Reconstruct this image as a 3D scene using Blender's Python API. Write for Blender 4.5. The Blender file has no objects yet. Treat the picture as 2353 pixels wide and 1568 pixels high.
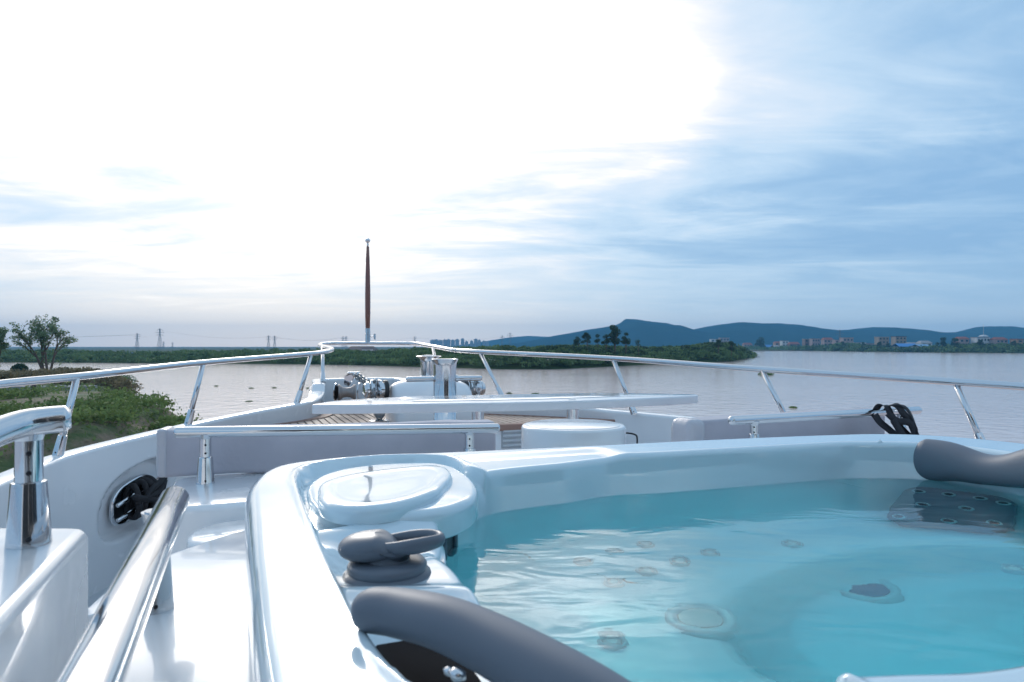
import bpy, bmesh, math, random
import numpy as np
from mathutils import Vector, Matrix, noise as mnoise

C = bpy.context.scene.collection
sc = bpy.context.scene
random.seed(7)
rng = np.random.default_rng(7)
F, CX, HY, Z0 = 1569.0, 1176.5, 795.0, 5.0      # focal length and horizon in photo units, eye height over the river
TH = math.radians(22); CO, SI = math.cos(TH), math.sin(TH)

# ------------------------------------------------------------------ camera, sky, sun
cam = bpy.data.objects.new('camera', bpy.data.cameras.new('camera'))
C.objects.link(cam); sc.camera = cam
cam.location = (0, 0, Z0); cam.rotation_euler = (math.radians(90), 0, 0)
cam.data.lens = 24.0; cam.data.sensor_width = 36.0
cam.data.shift_y = 11 / 2353
cam.data.clip_start = 0.05; cam.data.clip_end = 20000
cam.data.dof.use_dof = True; cam.data.dof.focus_distance = 3.4; cam.data.dof.aperture_fstop = 7.0

SUN_DIR = Vector((-0.336, 1.0, 0.46)).normalized()
world = bpy.data.worlds.new('World'); sc.world = world; world.use_nodes = True
wn, wl = world.node_tree.nodes, world.node_tree.links
wn.clear()


def wmath(op, a, b=None, c=None, clamp=False, nt=None):
    n = (nt or world.node_tree).nodes.new('ShaderNodeMath'); n.operation = op; n.use_clamp = clamp
    for i, v in enumerate((a, b, c)):
        if v is None: continue
        if isinstance(v, (int, float)): n.inputs[i].default_value = v
        else: (nt or world.node_tree).links.new(v, n.inputs[i])
    return n.outputs[0]


def ramp(nt, fac, stops, interp='LINEAR'):
    n = nt.nodes.new('ShaderNodeValToRGB'); e = n.color_ramp.elements
    n.color_ramp.interpolation = interp
    while len(e) < len(stops): e.new(0.5)
    for k, (p, col) in enumerate(stops):
        e[k].position = p
        e[k].color = (*col, 1) if len(col) == 3 else col
    nt.links.new(fac, n.inputs[0])
    return n.outputs[0]


tc = wn.new('ShaderNodeTexCoord')
sep = wn.new('ShaderNodeSeparateXYZ'); wl.new(tc.outputs['Generated'], sep.inputs[0])
sx, sy, sz = sep.outputs
dot = wn.new('ShaderNodeVectorMath'); dot.operation = 'DOT_PRODUCT'
wl.new(tc.outputs['Generated'], dot.inputs[0]); dot.inputs[1].default_value = Vector((-0.42, 1.0, 0.36)).normalized()
el = wmath('MAXIMUM', sz, 0.0)
# cloud sheet: the direction projected on a layer overhead, so that streaks flatten towards the horizon
den = wmath('ADD', el, 0.09)
cu = wmath('DIVIDE', sx, den); cv = wmath('DIVIDE', sy, den)
comb = wn.new('ShaderNodeCombineXYZ'); wl.new(cu, comb.inputs[0]); wl.new(cv, comb.inputs[1])
mp = wn.new('ShaderNodeMapping'); wl.new(comb.outputs[0], mp.inputs[0])
mp.inputs['Rotation'].default_value = (0, 0, math.radians(-28)); mp.inputs['Scale'].default_value = (0.36, 0.56, 1)


def wnoise(vec, scale, detail, rough, dist=0.0, off=0.0):
    n = wn.new('ShaderNodeTexNoise'); n.inputs['Scale'].default_value = scale
    n.inputs['Detail'].default_value = detail; n.inputs['Roughness'].default_value = rough
    n.inputs['Distortion'].default_value = dist
    if off:
        a = wn.new('ShaderNodeVectorMath'); a.operation = 'ADD'; wl.new(vec, a.inputs[0]); a.inputs[1].default_value = (off, off * .7, off)
        vec = a.outputs[0]
    wl.new(vec, n.inputs['Vector'])
    return n.outputs[0]


n1 = wnoise(mp.outputs[0], 1.3, 9, 0.60, 0.9, 3.7)
n2 = wnoise(mp.outputs[0], 4.2, 8, 0.6, 0.9, 9.1)
g_ = ramp(world.node_tree, dot.outputs['Value'], [(0.0, (0.24,) * 3), (0.50, (0.26,) * 3), (0.66, (0.33,) * 3), (0.77, (0.45,) * 3),
                                                    (0.84, (0.66,) * 3), (0.90, (0.82,) * 3), (1.0, (1.0,) * 3)], 'EASE')
elr = ramp(world.node_tree, el, [(0.0, (0.44,) * 3), (0.06, (0.38,) * 3), (0.13, (0.32,) * 3), (0.20, (0.25,) * 3), (0.28, (0.07,) * 3), (0.36, (0.0,) * 3)], 'EASE')
f = wmath('SUBTRACT', g_, elr)
f = wmath('ADD', f, wmath('MULTIPLY', wmath('SUBTRACT', n1, 0.5), 0.75))
f = wmath('ADD', f, wmath('MULTIPLY', wmath('SUBTRACT', n2, 0.5), 0.42))
mp3 = wn.new('ShaderNodeMapping'); wl.new(comb.outputs[0], mp3.inputs[0]); mp3.inputs['Rotation'].default_value = (0, 0, math.radians(-12)); mp3.inputs['Scale'].default_value = (0.42, 0.95, 1)
n3 = wnoise(mp3.outputs[0], 1.6, 9, 0.62, 1.2, 21.3)
band = ramp(world.node_tree, el, [(0.0, (0.35,) * 3), (0.06, (0.8,) * 3), (0.15, (1.0,) * 3), (0.26, (0.8,) * 3), (0.36, (0.15,) * 3), (1.0, (0.05,) * 3)], 'EASE')
f = wmath('ADD', f, wmath('MULTIPLY', wmath('MULTIPLY', wmath('SUBTRACT', n3, 0.5), 0.95), band))
hzn = ramp(world.node_tree, el, [(0.0, (1.0,) * 3), (0.03, (0.95,) * 3), (0.07, (0.62,) * 3), (0.13, (0.20,) * 3), (0.20, (0.0,) * 3)], 'EASE')
ht = wmath('ADD', wmath('MULTIPLY', g_, 0.36), 0.28)
f = wmath('ADD', wmath('MULTIPLY', f, wmath('SUBTRACT', 1.0, hzn)), wmath('MULTIPLY', ht, hzn), clamp=True)
dusk = ramp(world.node_tree, wmath('MULTIPLY_ADD', dot.outputs['Value'], 0.5, 0.5), [(0.0, (1.0,) * 3), (0.5, (1.0,) * 3), (0.78, (1.0,) * 3), (0.85, (1.0,) * 3)], 'EASE')
ccol = ramp(world.node_tree, f, [(0.0, (0.190, 0.34, 0.53)), (0.18, (0.26, 0.41, 0.58)), (0.36, (0.40, 0.53, 0.66)),
                                  (0.50, (0.52, 0.60, 0.69)), (0.62, (0.70, 0.705, 0.72)), (0.76, (1.00, 0.98, 0.97)), (0.88, (1.9, 1.85, 1.8)), (1.0, (3.3, 3.2, 3.1))])
sky = wn.new('ShaderNodeTexSky'); sky.sky_type = 'NISHITA'; sky.sun_disc = False
sky.sun_elevation = math.asin(SUN_DIR.z); sky.sun_rotation = math.atan2(SUN_DIR.x, SUN_DIR.y)
bg1 = wn.new('ShaderNodeBackground'); bg1.inputs[1].default_value = 0.10; wl.new(sky.outputs[0], bg1.inputs[0])
bg2 = wn.new('ShaderNodeBackground'); wl.new(dusk, bg2.inputs[1]); wl.new(ccol, bg2.inputs[0])
mixw = wn.new('ShaderNodeMixShader'); mixw.inputs[0].default_value = 0.9
wl.new(bg1.outputs[0], mixw.inputs[1]); wl.new(bg2.outputs[0], mixw.inputs[2])
wo = wn.new('ShaderNodeOutputWorld'); wl.new(mixw.outputs[0], wo.inputs[0])

sun = bpy.data.objects.new('sun', bpy.data.lights.new('sun', 'SUN')); C.objects.link(sun)
sun.data.energy = 0.5; sun.data.use_shadow = True; sun.data.angle = math.radians(14); sun.data.color = (1.0, 0.95, 0.88)
sun.rotation_euler = SUN_DIR.to_track_quat('Z', 'Y').to_euler()
sun.location = (0, 0, 60)

sc.view_settings.view_transform = 'Standard'; sc.view_settings.look = 'None'
sc.view_settings.exposure = 0.58; sc.view_settings.gamma = 1.0; sc.view_settings.use_curve_mapping = False
sc.render.engine = 'CYCLES'
sc.cycles.use_denoising = True
sc.cycles.max_bounces = 10; sc.cycles.diffuse_bounces = 4; sc.cycles.glossy_bounces = 5
sc.cycles.transmission_bounces = 8; sc.cycles.volume_bounces = 0
sc.cycles.sample_clamp_indirect = 6.0; sc.cycles.blur_glossy = 0.3


# ------------------------------------------------------------------ helpers
def P(px, py, Y):
    return Vector(((px - CX) / F * Y, Y, Z0 - (py - HY) / F * Y))


def PZ(px, py, d):
    return P(px, py, F * d / (py - HY))


def W(u, v, z):           # boat axes (u to starboard, v forward, z below/above the eye) to world
    return Vector((CO * u - SI * v, SI * u + CO * v, Z0 + z))


def UV(p):
    return (CO * p[0] + SI * p[1], -SI * p[0] + CO * p[1])


ORIG = {}


def link(o, parent=None):
    C.objects.link(o)
    if parent is not None:
        o.parent = parent
    return o


def worg(o):
    return ORIG.get(o.name, Vector((0, 0, 0)))


def obj(name, verts, faces, mat, parent=None, smooth=True, uvs=None):
    off = worg(parent) if parent is not None else Vector((0, 0, 0))
    me = bpy.data.meshes.new(name)
    vv = [(v[0] - off[0], v[1] - off[1], v[2] - off[2]) for v in verts]
    me.from_pydata(vv, [], faces); me.update()
    if smooth:
        me.polygons.foreach_set('use_smooth', [True] * len(me.polygons))
    if mat: me.materials.append(mat)
    o = bpy.data.objects.new(name, me); link(o, parent)
    ORIG[o.name] = off
    return o


def auto(o, ang=35):
    # sharp edges above an angle, the rest smooth
    me = o.data
    bm = bmesh.new(); bm.from_mesh(me)
    bmesh.ops.recalc_face_normals(bm, faces=bm.faces)
    for e in bm.edges:
        e.smooth = not (len(e.link_faces) == 2 and e.calc_face_angle(0) > math.radians(ang))
    bm.to_mesh(me); bm.free()
    return o


def thing(name, label, cat, loc=(0, 0, 0), group=None):
    o = bpy.data.objects.new(name, None); C.objects.link(o)
    o.location = loc; o.empty_display_size = 0.1
    ORIG[o.name] = Vector(loc)
    tag(o, label, cat, group)
    return o


def tag(o, label, cat, group=None):
    o['label'] = label; o['category'] = cat
    if group: o['group'] = group
    return o


def kind(o, k, label=None):
    o['kind'] = k
    if label: o['label'] = label
    return o


def spline(pts, n=8, closed=False):
    pts = [Vector(p) for p in pts]; out = []; N = len(pts)
    rngk = range(N if closed else N - 1)
    for i in rngk:
        p0 = pts[(i - 1) % N] if closed or i > 0 else pts[0] * 2 - pts[1]
        p1 = pts[i]; p2 = pts[(i + 1) % N]
        p3 = pts[(i + 2) % N] if closed or i + 2 < N else pts[-1] * 2 - pts[-2]
        # centripetal-like: plain Catmull-Rom with limited tangents
        d = (p2 - p1).length
        t1 = (p2 - p0); t2 = (p3 - p1)
        if t1.length > 0: t1 = t1.normalized() * d
        if t2.length > 0: t2 = t2.normalized() * d
        for k in range(n):
            t = k / n; t2_, t3 = t * t, t * t * t
            out.append(p1 * (2 * t3 - 3 * t2_ + 1) + t1 * (t3 - 2 * t2_ + t) + p2 * (-2 * t3 + 3 * t2_) + t2 * (t3 - t2_))
    if not closed: out.append(pts[-1])
    return out


class MB:
    def __init__(s): s.v = []; s.f = []

    def add(s, vs, fs):
        b = len(s.v); s.v += [tuple(x) for x in vs]; s.f += [tuple(i + b for i in f) for f in fs]; return s

    def tube(s, path, r, seg=14, closed=False, cap=True, flat=None, up=None):
        path = [Vector(p) for p in path]; n = len(path)
        rs = r if isinstance(r, (list, tuple)) else [r] * n
        t0 = (path[1] - path[0]).normalized()
        a = Vector(up) if up is not None else (Vector((0, 0, 1)) if abs(t0.z) < .9 else Vector((1, 0, 0)))
        nrm = (a - t0 * a.dot(t0)).normalized(); vs = []; fs = []
        for i, p in enumerate(path):
            if closed: t = (path[(i + 1) % n] - path[i - 1]).normalized()
            else: t = (path[min(i + 1, n - 1)] - path[max(i - 1, 0)]).normalized()
            nrm = (nrm - t * nrm.dot(t)).normalized(); bi = t.cross(nrm)
            for k in range(seg):
                an = 2 * math.pi * k / seg
                fl = flat if flat else 1.0
                vs.append(p + (nrm * math.cos(an) * fl + bi * math.sin(an)) * rs[i])
        m = n if closed else n - 1
        for i in range(m):
            for k in range(seg):
                j = (i + 1) % n
                fs.append((i * seg + k, i * seg + (k + 1) % seg, j * seg + (k + 1) % seg, j * seg + k))
        if cap and not closed:
            fs.append(tuple(range(seg - 1, -1, -1))); fs.append(tuple((n - 1) * seg + k for k in range(seg)))
        return s.add(vs, fs)

    def capsule(s, p, q, r, seg=14):
        # a tube with softly rounded ends
        p, q = Vector(p), Vector(q); t = (q - p).normalized(); pts = []; rs = []
        for k in range(4):
            a = k / 4 * math.pi / 2; pts.append(p + t * (r * .35 * math.sin(a))); rs.append(r * (0.72 + .28 * math.sin(a)))
        pts.append(p + t * r * .4); rs.append(r)
        pts.append(q - t * r * .4); rs.append(r)
        for k in range(3, -1, -1):
            a = k / 4 * math.pi / 2; pts.append(q - t * (r * .35 * math.sin(a))); rs.append(r * (0.72 + .28 * math.sin(a)))
        return s.tube(pts, rs, seg)

    def lathe(s, c, prof, seg=32, axis=(0, 0, 1), up=(1, 0, 0)):
        c = Vector(c); ax = Vector(axis).normalized(); a = Vector(up)
        if abs(a.normalized().dot(ax)) > .95: a = Vector((0, 1, 0))
        x = (a - ax * a.dot(ax)).normalized(); y = ax.cross(x); vs = []; fs = []
        for r, h in prof:
            for k in range(seg):
                an = 2 * math.pi * k / seg
                vs.append(c + ax * h + (x * math.cos(an) + y * math.sin(an)) * max(r, 1e-5))
        for i in range(len(prof) - 1):
            for k in range(seg):
                fs.append((i * seg + k, i * seg + (k + 1) % seg, (i + 1) * seg + (k + 1) % seg, (i + 1) * seg + k))
        fs.append(tuple(range(seg - 1, -1, -1))); fs.append(tuple((len(prof) - 1) * seg + k for k in range(seg)))
        return s.add(vs, fs)

    def hexa(s, b):
        return s.add(b, [(0, 3, 2, 1), (4, 5, 6, 7), (0, 1, 5, 4), (1, 2, 6, 5), (2, 3, 7, 6), (3, 0, 4, 7)])

    def box(s, c, sx_, sy_, sz_, rot=0.0):
        c = Vector(c); vs = []
        for dz in (-.5, .5):
            for dx, dy in ((-.5, -.5), (.5, -.5), (.5, .5), (-.5, .5)):
                x, y = dx * sx_, dy * sy_
                vs.append((c.x + x * math.cos(rot) - y * math.sin(rot), c.y + x * math.sin(rot) + y * math.cos(rot), c.z + dz * sz_))
        return s.hexa(vs)

    def slab(s, outline, z0, z1, r=0.01, rb=0.0, steps=5, uvspace=True):
        """outline: list of (u,v), counter-clockwise; top edge rounded with r, bottom edge with rb"""
        o = [Vector((a, b)) for a, b in outline]; n = len(o)
        nr = []
        for i in range(n):
            t = (o[(i + 1) % n] - o[i - 1]); t.normalize(); nr.append(Vector((-t.y, t.x)))   # inward for ccw
        rings = []
        if rb > 0:
            for k in range(steps):
                a = k / steps * math.pi / 2
                rings.append((rb * (1 - math.sin(a)), z0 + rb * (1 - math.cos(a))))
            rings.append((0, z0 + rb))
        else: rings.append((0, z0))
        for k in range(steps + 1):
            a = k / steps * math.pi / 2
            rings.append((r * (1 - math.cos(a)), z1 - r + r * math.sin(a)))
        vs = []; fs = []
        for off, z in rings:
            for i in range(n):
                q = o[i] + nr[i] * off
                vs.append(W(q.x, q.y, z) if uvspace else Vector((q.x, q.y, z)))
        m = len(rings)
        for j in range(m - 1):
            for i in range(n):
                fs.append((j * n + i, j * n + (i + 1) % n, (j + 1) * n + (i + 1) % n, (j + 1) * n + i))
        fs.append(tuple(range(n - 1, -1, -1))); fs.append(tuple((m - 1) * n + i for i in range(n)))
        return s.add(vs, fs)

    def build(s, name, mat, parent=None, smooth=True, ang=None):
        o = obj(name, s.v, s.f, mat, parent, smooth)
        if ang: auto(o, ang)
        return o


def rrect(u0, u1, v0, v1, r, n=6):
    out = []
    for cu_, cv_, a0 in ((u1 - r, v0 + r, -90), (u1 - r, v1 - r, 0), (u0 + r, v1 - r, 90), (u0 + r, v0 + r, 180)):
        for k in range(n + 1):
            a = math.radians(a0 + 90 * k / n); out.append((cu_ + r * math.cos(a), cv_ + r * math.sin(a)))
    return out


def ccw(pts):
    a = sum(pts[i - 1][0] * pts[i][1] - pts[i][0] * pts[i - 1][1] for i in range(len(pts)))
    return pts if a > 0 else pts[::-1]


# ------------------------------------------------------------------ materials
def mat(name, col=(.8, .8, .8), rough=.5, metal=0.0, **kw):
    m = bpy.data.materials.new(name); m.use_nodes = True
    b = m.node_tree.nodes['Principled BSDF']
    b.inputs['Base Color'].default_value = (*col, 1); b.inputs['Roughness'].default_value = rough; b.inputs['Metallic'].default_value = metal
    for k, v in kw.items(): b.inputs[k.replace('_', ' ')].default_value = v
    return m


def mnode(m, scale=5, detail=4, rough=.5, coord='Object', vscale=(1, 1, 1), dist=0):
    nt = m.node_tree; t = nt.nodes.new('ShaderNodeTexCoord'); mpn = nt.nodes.new('ShaderNodeMapping')
    mpn.inputs['Scale'].default_value = vscale
    n = nt.nodes.new('ShaderNodeTexNoise'); n.inputs['Scale'].default_value = scale
    n.inputs['Detail'].default_value = detail; n.inputs['Roughness'].default_value = rough; n.inputs['Distortion'].default_value = dist
    nt.links.new(t.outputs[coord], mpn.inputs[0]); nt.links.new(mpn.outputs[0], n.inputs['Vector'])
    return n.outputs[0]


def colvar(m, scale, stops, inp='Base Color', **kw):
    n = mnode(m, scale, **kw); c = ramp(m.node_tree, n, stops)
    m.node_tree.links.new(c, m.node_tree.nodes['Principled BSDF'].inputs[inp]); return m


def bump(m, scale, strength, distance, detail=3, **kw):
    n = mnode(m, scale, detail, **kw); nt = m.node_tree
    b = nt.nodes.new('ShaderNodeBump'); b.inputs['Strength'].default_value = strength; b.inputs['Distance'].default_value = distance
    nt.links.new(n, b.inputs['Height'])
    pb = nt.nodes['Principled BSDF']
    if pb.inputs['Normal'].links:
        nt.links.new(pb.inputs['Normal'].links[0].from_socket, b.inputs['Normal'])
    nt.links.new(b.outputs[0], pb.inputs['Normal']); return m


gel = mat('gelcoat', (.80, .81, .83), .16, Coat_Weight=.7, Coat_Roughness=.04)
colvar(gel, 2.2, [(.3, (.76, .775, .80)), (.6, (.81, .82, .835))], detail=5)
colvar(gel, 6.0, [(.35, (.12,) * 3), (.7, (.30,) * 3)], inp='Roughness', detail=6)
bump(gel, 3.0, .05, .01)
acry = mat('tub_acrylic', (.67, .80, .86), .10, Coat_Weight=1.0, Coat_Roughness=.02)
bump(acry, 14, .04, .004, detail=1)
chrome = mat('stainless_steel', (.66, .67, .69), .07, 1.0)
colvar(chrome, 9, [(.3, (.05,) * 3), (.75, (.13,) * 3)], inp='Roughness', detail=5)
bump(chrome, 40, .03, .0008, detail=2)
chromed = mat('galvanised_chain', (.30, .31, .32), .38, .9); bump(chromed, 120, .3, .001)
darkhole = mat('screw_recess', (.03, .03, .035), .5, .4)
greyp = mat('grey_foam', (.155, .175, .215), .5); bump(greyp, 380, .12, .0006); bump(greyp, 12, .05, .004)
greyk = mat('grey_knob_plastic', (.14, .16, .195), .36); bump(greyk, 500, .06, .0004)
blackp = mat('black_plastic', (.02, .022, .027), .4)
fabric = mat('sofa_cover', (.47, .45, .50), .82, Sheen_Weight=.2)
colvar(fabric, 3.5, [(.3, (.42, .405, .455)), (.7, (.50, .48, .53))]); bump(fabric, 5, .5, .03, detail=4); bump(fabric, 260, .15, .001)
pvc = mat('clear_vinyl', (.52, .51, .55), .25, Coat_Weight=.5); bump(pvc, 18, .5, .01)
webbing = mat('black_webbing', (.022, .024, .032), .7); bump(webbing, 300, .3, .001)
ropem = mat('black_rope', (.018, .018, .022), .8); bump(ropem, 220, .6, .003)
teak = mat('teak', (.42, .30, .235), .6)
colvar(teak, 14, [(.3, (.36, .255, .20)), (.7, (.47, .345, .28))], vscale=(1, 1, 1), detail=6); bump(teak, 60, .2, .002)
teakd = mat('teak_margin', (.30, .17, .13), .55)
caulk = mat('caulking', (.03, .03, .035), .7)
wood = mat('varnished_wood', (.19, .07, .05), .28, Coat_Weight=.6); bump(wood, 30, .1, .002)
deckm = mat('side_deck', (.55, .57, .60), .6)

# ------------------------------------------------------------------ river, land, hills
river = mat('river_water', (.34, .285, .265), .06, IOR=1.33)
river.node_tree.nodes['Principled BSDF'].inputs['Roughness'].default_value = .10


def wavebump(m, layers):
    nt = m.node_tree; prev = None; pb = nt.nodes['Principled BSDF']
    for scale, dist_, vs_, det in layers:
        n = mnode(m, scale, det, .55, vscale=vs_)
        b = nt.nodes.new('ShaderNodeBump'); b.inputs['Strength'].default_value = 1.0; b.inputs['Distance'].default_value = dist_
        nt.links.new(n, b.inputs['Height'])
        if prev: nt.links.new(prev, b.inputs['Normal'])
        prev = b.outputs[0]
    nt.links.new(prev, pb.inputs['Normal'])


wavebump(river, [(.7, .085, (1, 1.0, 1), 3), (3.0, .018, (1, 1.3, 1), 3)])
cr = ramp(river.node_tree, mnode(river, .012, 3, .5, vscale=(1, 3, 1)), [(.35, (.68, .53, .49)), (.65, (.76, .60, .55))])
river.node_tree.links.new(cr, river.node_tree.nodes['Principled BSDF'].inputs['Base Color'])
R_ = 2900
o = obj('river', [(-R_, -R_, 0), (R_, -R_, 0), (R_, R_, 0), (-R_, R_, 0)], [(0, 1, 2, 3)], river); kind(o, 'structure')

soil = mat('bank_soil', (.12, .09, .065), .9)
colvar(soil, .35, [(.30, (.055, .085, .03)), (.45, (.075, .11, .035)), (.55, (.18, .14, .09)), (.68, (.22, .16, .12))], detail=8, rough=.65)
bump(soil, 3, .8, .25, detail=6)
farland = mat('far_land', (.05, .075, .035), .95)
farland.node_tree.nodes['Principled BSDF'].inputs['Specular IOR Level'].default_value = 0
colvar(farland, .03, [(.35, (.035, .06, .025)), (.65, (.075, .085, .04))], detail=6)
hillm = mat('hill_forest', (.02, .045, .04), 1.0)
hillm.node_tree.nodes['Principled BSDF'].inputs['Specular IOR Level'].default_value = 0
colvar(hillm, .012, [(.3, (.008, .030, .038)), (.7, (.018, .050, .055))], detail=8, rough=.7); bump(hillm, .05, .8, 6, detail=5)


def foliage(name, dark, light, sc_=.5):
    m = mat(name, light, .7)
    colvar(m, sc_, [(.3, dark), (.7, light)], detail=4, rough=.7)
    b = m.node_tree.nodes['Principled BSDF']
    b.inputs['Specular IOR Level'].default_value = .15
    # thin leaves let some light through
    nt = m.node_tree; tr = nt.nodes.new('ShaderNodeBsdfTranslucent'); mx = nt.nodes.new('ShaderNodeMixShader'); mx.inputs[0].default_value = .3
    col = b.inputs['Base Color'].links[0].from_socket
    nt.links.new(col, tr.inputs[0]); out = nt.nodes['Material Output']
    nt.links.new(b.outputs[0], mx.inputs[1]); nt.links.new(tr.outputs[0], mx.inputs[2]); nt.links.new(mx.outputs[0], out.inputs[0])
    return m


leaf_far = foliage('mangrove_leaves', (.06, .11, .05), (.19, .28, .11), .12)
leaf_dark = foliage('dark_tree_leaves', (.026, .055, .034), (.08, .13, .06), .4)
leaf_tree = foliage('willow_leaves', (.12, .18, .10), (.26, .34, .18), .8)
leaf_near = foliage('bank_weeds', (.085, .13, .04), (.25, .33, .11), .6)
leaf_dry = foliage('dry_reeds', (.10, .095, .05), (.30, .24, .14), .5)
bark = mat('bark', (.15, .10, .075), .9); bump(bark, 12, .6, .05)


def leaves(name, cen, size, m, parent=None, flat=.5, kindname=None):
    """a random quad (two triangles folded) at each centre"""
    n = len(cen); cen = np.asarray(cen, float)
    size = np.broadcast_to(np.asarray(size, float), (n,))
    a = rng.normal(size=(n, 3)); a /= np.linalg.norm(a, axis=1)[:, None]
    b = rng.normal(size=(n, 3)); b[:, 2] *= flat; b -= a * (a * b).sum(1)[:, None]; b /= np.linalg.norm(b, axis=1)[:, None]
    c2 = np.cross(a, b)
    s1 = (size * rng.uniform(.6, 1.2, n))[:, None]; s2 = (size * rng.uniform(.35, .7, n))[:, None]
    off = np.array(worg(parent)) if parent is not None else np.zeros(3)
    q = np.stack([cen - a * s1, cen - b * s2, cen + a * s1 + c2 * s1 * .2, cen + b * s2 + c2 * s2 * .3], 1).reshape(-1, 3) - off
    me = bpy.data.meshes.new(name); me.vertices.add(n * 4); me.vertices.foreach_set('co', q.ravel())
    me.loops.add(n * 4); me.loops.foreach_set('vertex_index', np.arange(n * 4, dtype=np.int32))
    me.polygons.add(n); me.polygons.foreach_set('loop_start', np.arange(0, n * 4, 4, dtype=np.int32))
    me.polygons.foreach_set('loop_total', np.full(n, 4, dtype=np.int32))
    me.update(calc_edges=True); me.materials.append(m)
    o_ = bpy.data.objects.new(name, me); link(o_, parent); ORIG[o_.name] = Vector(off)
    return o_


def clump(c, rx, ry, rz, n, fill=.35):
    d = rng.normal(size=(n, 3)); d /= np.linalg.norm(d, axis=1)[:, None]
    r = (fill + (1 - fill) * rng.random(n)) ** .6
    return np.asarray(c) + d * r[:, None] * np.array([rx, ry, rz])


def fbm(x, y, s, oct_=4):
    return mnoise.fractal(Vector((x * s, y * s, 3.1)), 1.0, 2.0, oct_)


def inpoly(x, y, poly):
    ins = False; dmin = 1e9; n = len(poly)
    for i in range(n):
        x1, y1 = poly[i - 1]; x2, y2 = poly[i]
        if (y1 > y) != (y2 > y) and x < (x2 - x1) * (y - y1) / (y2 - y1) + x1: ins = not ins
        dx, dy = x2 - x1, y2 - y1; t = max(0, min(1, ((x - x1) * dx + (y - y1) * dy) / (dx * dx + dy * dy)))
        dmin = min(dmin, math.hypot(x - x1 - t * dx, y - y1 - t * dy))
    return dmin if ins else -dmin


# near banks on the left
polyA = [(-38.5, 70.5), (-42, 75), (-47, 82), (-57, 96), (-76, 113), (-100, 128), (-150, 140), (-150, 75), (-80, 70), (-52, 66), (-43, 66.5)]
polyB = [(-18.5, 41), (-22, 44.5), (-27, 51), (-33, 58), (-37, 61.5), (-50, 63), (-90, 64), (-150, 66), (-150, 5), (-34, 5), (-22, 20), (-17.5, 33)]


def bank_h(x, y):
    n = fbm(x, y, .22) * .55
    dA = inpoly(x, y, polyA) + n * 1.5; dB = inpoly(x, y, polyB) + n * 1.6
    a = min(1, max(-.6, dA / 3.0)); b = min(1, max(-.6, dB / 2.4))
    hA = .95 * a + (.25 * n if a > 0 else 0) + max(0, a) * .8 * math.exp(-((x + 44) ** 2 / 90 + (y - 79) ** 2 / 60))
    hB = 1.25 * b + (.35 * n if b > 0 else 0) + max(0, b) * .55 * math.exp(-((x + 27) ** 2 / 50 + (y - 46) ** 2 / 70))
    return max(hA, hB) - .02


def bank(name, x0, x1, y0, y1, step):
    nx = int((x1 - x0) / step) + 1; ny = int((y1 - y0) / step) + 1; vs = []
    for j in range(ny):
        for i in range(nx):
            x, y = x0 + i * step, y0 + j * step; vs.append((x, y, bank_h(x, y)))
    fs = []
    for j in range(ny - 1):
        for i in range(nx - 1):
            q = (j * nx + i, j * nx + i + 1, (j + 1) * nx + i + 1, (j + 1) * nx + i)
            if max(vs[k][2] for k in q) > -.2: fs.append(q)
    return obj(name, vs, fs, soil)


kind(bank('near_bank', -95, -14, 12, 135, .9), 'structure')

# weeds on the near bank
cen = []; cen2 = []
while len(cen) < 34000:
    y = rng.uniform(22, 64); x = rng.uniform(-1.0, -.33) * y
    if x < -60: continue
    h = bank_h(x, y)
    if h < .12: continue
    dens = fbm(x, y, .5, 3)
    if dens < -.05 and rng.random() > .12: continue
    if h < 1.05 and rng.random() < .85: continue
    if y > 47 and rng.random() < .88: continue
    if abs(x + 28.5) < 3.2 and 38 < y < 50: continue
    edge = 1.0
    for _ in range(3):
        cen.append((x + rng.normal() * .25, y + rng.normal() * .25, h + abs(rng.normal()) * .22 * edge + .05 + max(0, dens) * .35))
o = leaves('bank_weeds', cen, rng.uniform(.07, .17, len(cen)), leaf_near)
kind(o, 'stuff'); tag(o, 'low green weeds covering the near grassy bank left of the boat', 'weeds')
cen = []
for (px, py, r_) in ((398, 966, .9), (418, 976, .6), (385, 972, .7)):
    p = PZ(px, py, 4.0)
    cen.append(clump((p.x, p.y, max(.5, bank_h(p.x, p.y)) + r_ * .25), r_ * 1.3, r_, r_ * .6, 900))
o = leaves('bank_bush', np.concatenate(cen[:3]), .13, leaf_near); tag(o, 'dark green bush overhanging the river at the tip of the near bank', 'bush')
# brush on the far point of the bank
cen = []
for k in range(90):
    x = rng.uniform(-64, -39); y = 70 + (x + 39) * -.42 + rng.uniform(-3, 9)
    h = bank_h(x, y)
    if h < .2 or x / y > -.562: continue
    cen.append(clump((x, y, h + .35), rng.uniform(.8, 1.9), 1.2, rng.uniform(.4, .95), 260))
o = leaves('brush', np.concatenate(cen), .17, leaf_dry); kind(o, 'stuff'); tag(o, 'dry brown and green brush on the point behind the near bank', 'brush')
cen = []
for k in range(36):
    x = rng.uniform(-60, -38.5); y = 77 + (x + 39) * -.75 + rng.uniform(-2.5, 3)
    h = bank_h(x, y)
    if x / y > -.562: x = -.565 * y - rng.uniform(0, 6)
    cen.append(clump((x, y, max(h, .1) + .45), 1.3, 1.1, rng.uniform(.5, .9), 240))
o = leaves('reeds', np.concatenate(cen), .16, leaf_far); kind(o, 'stuff'); tag(o, 'dark green scrub along the far edge of the point', 'scrub')

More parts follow.
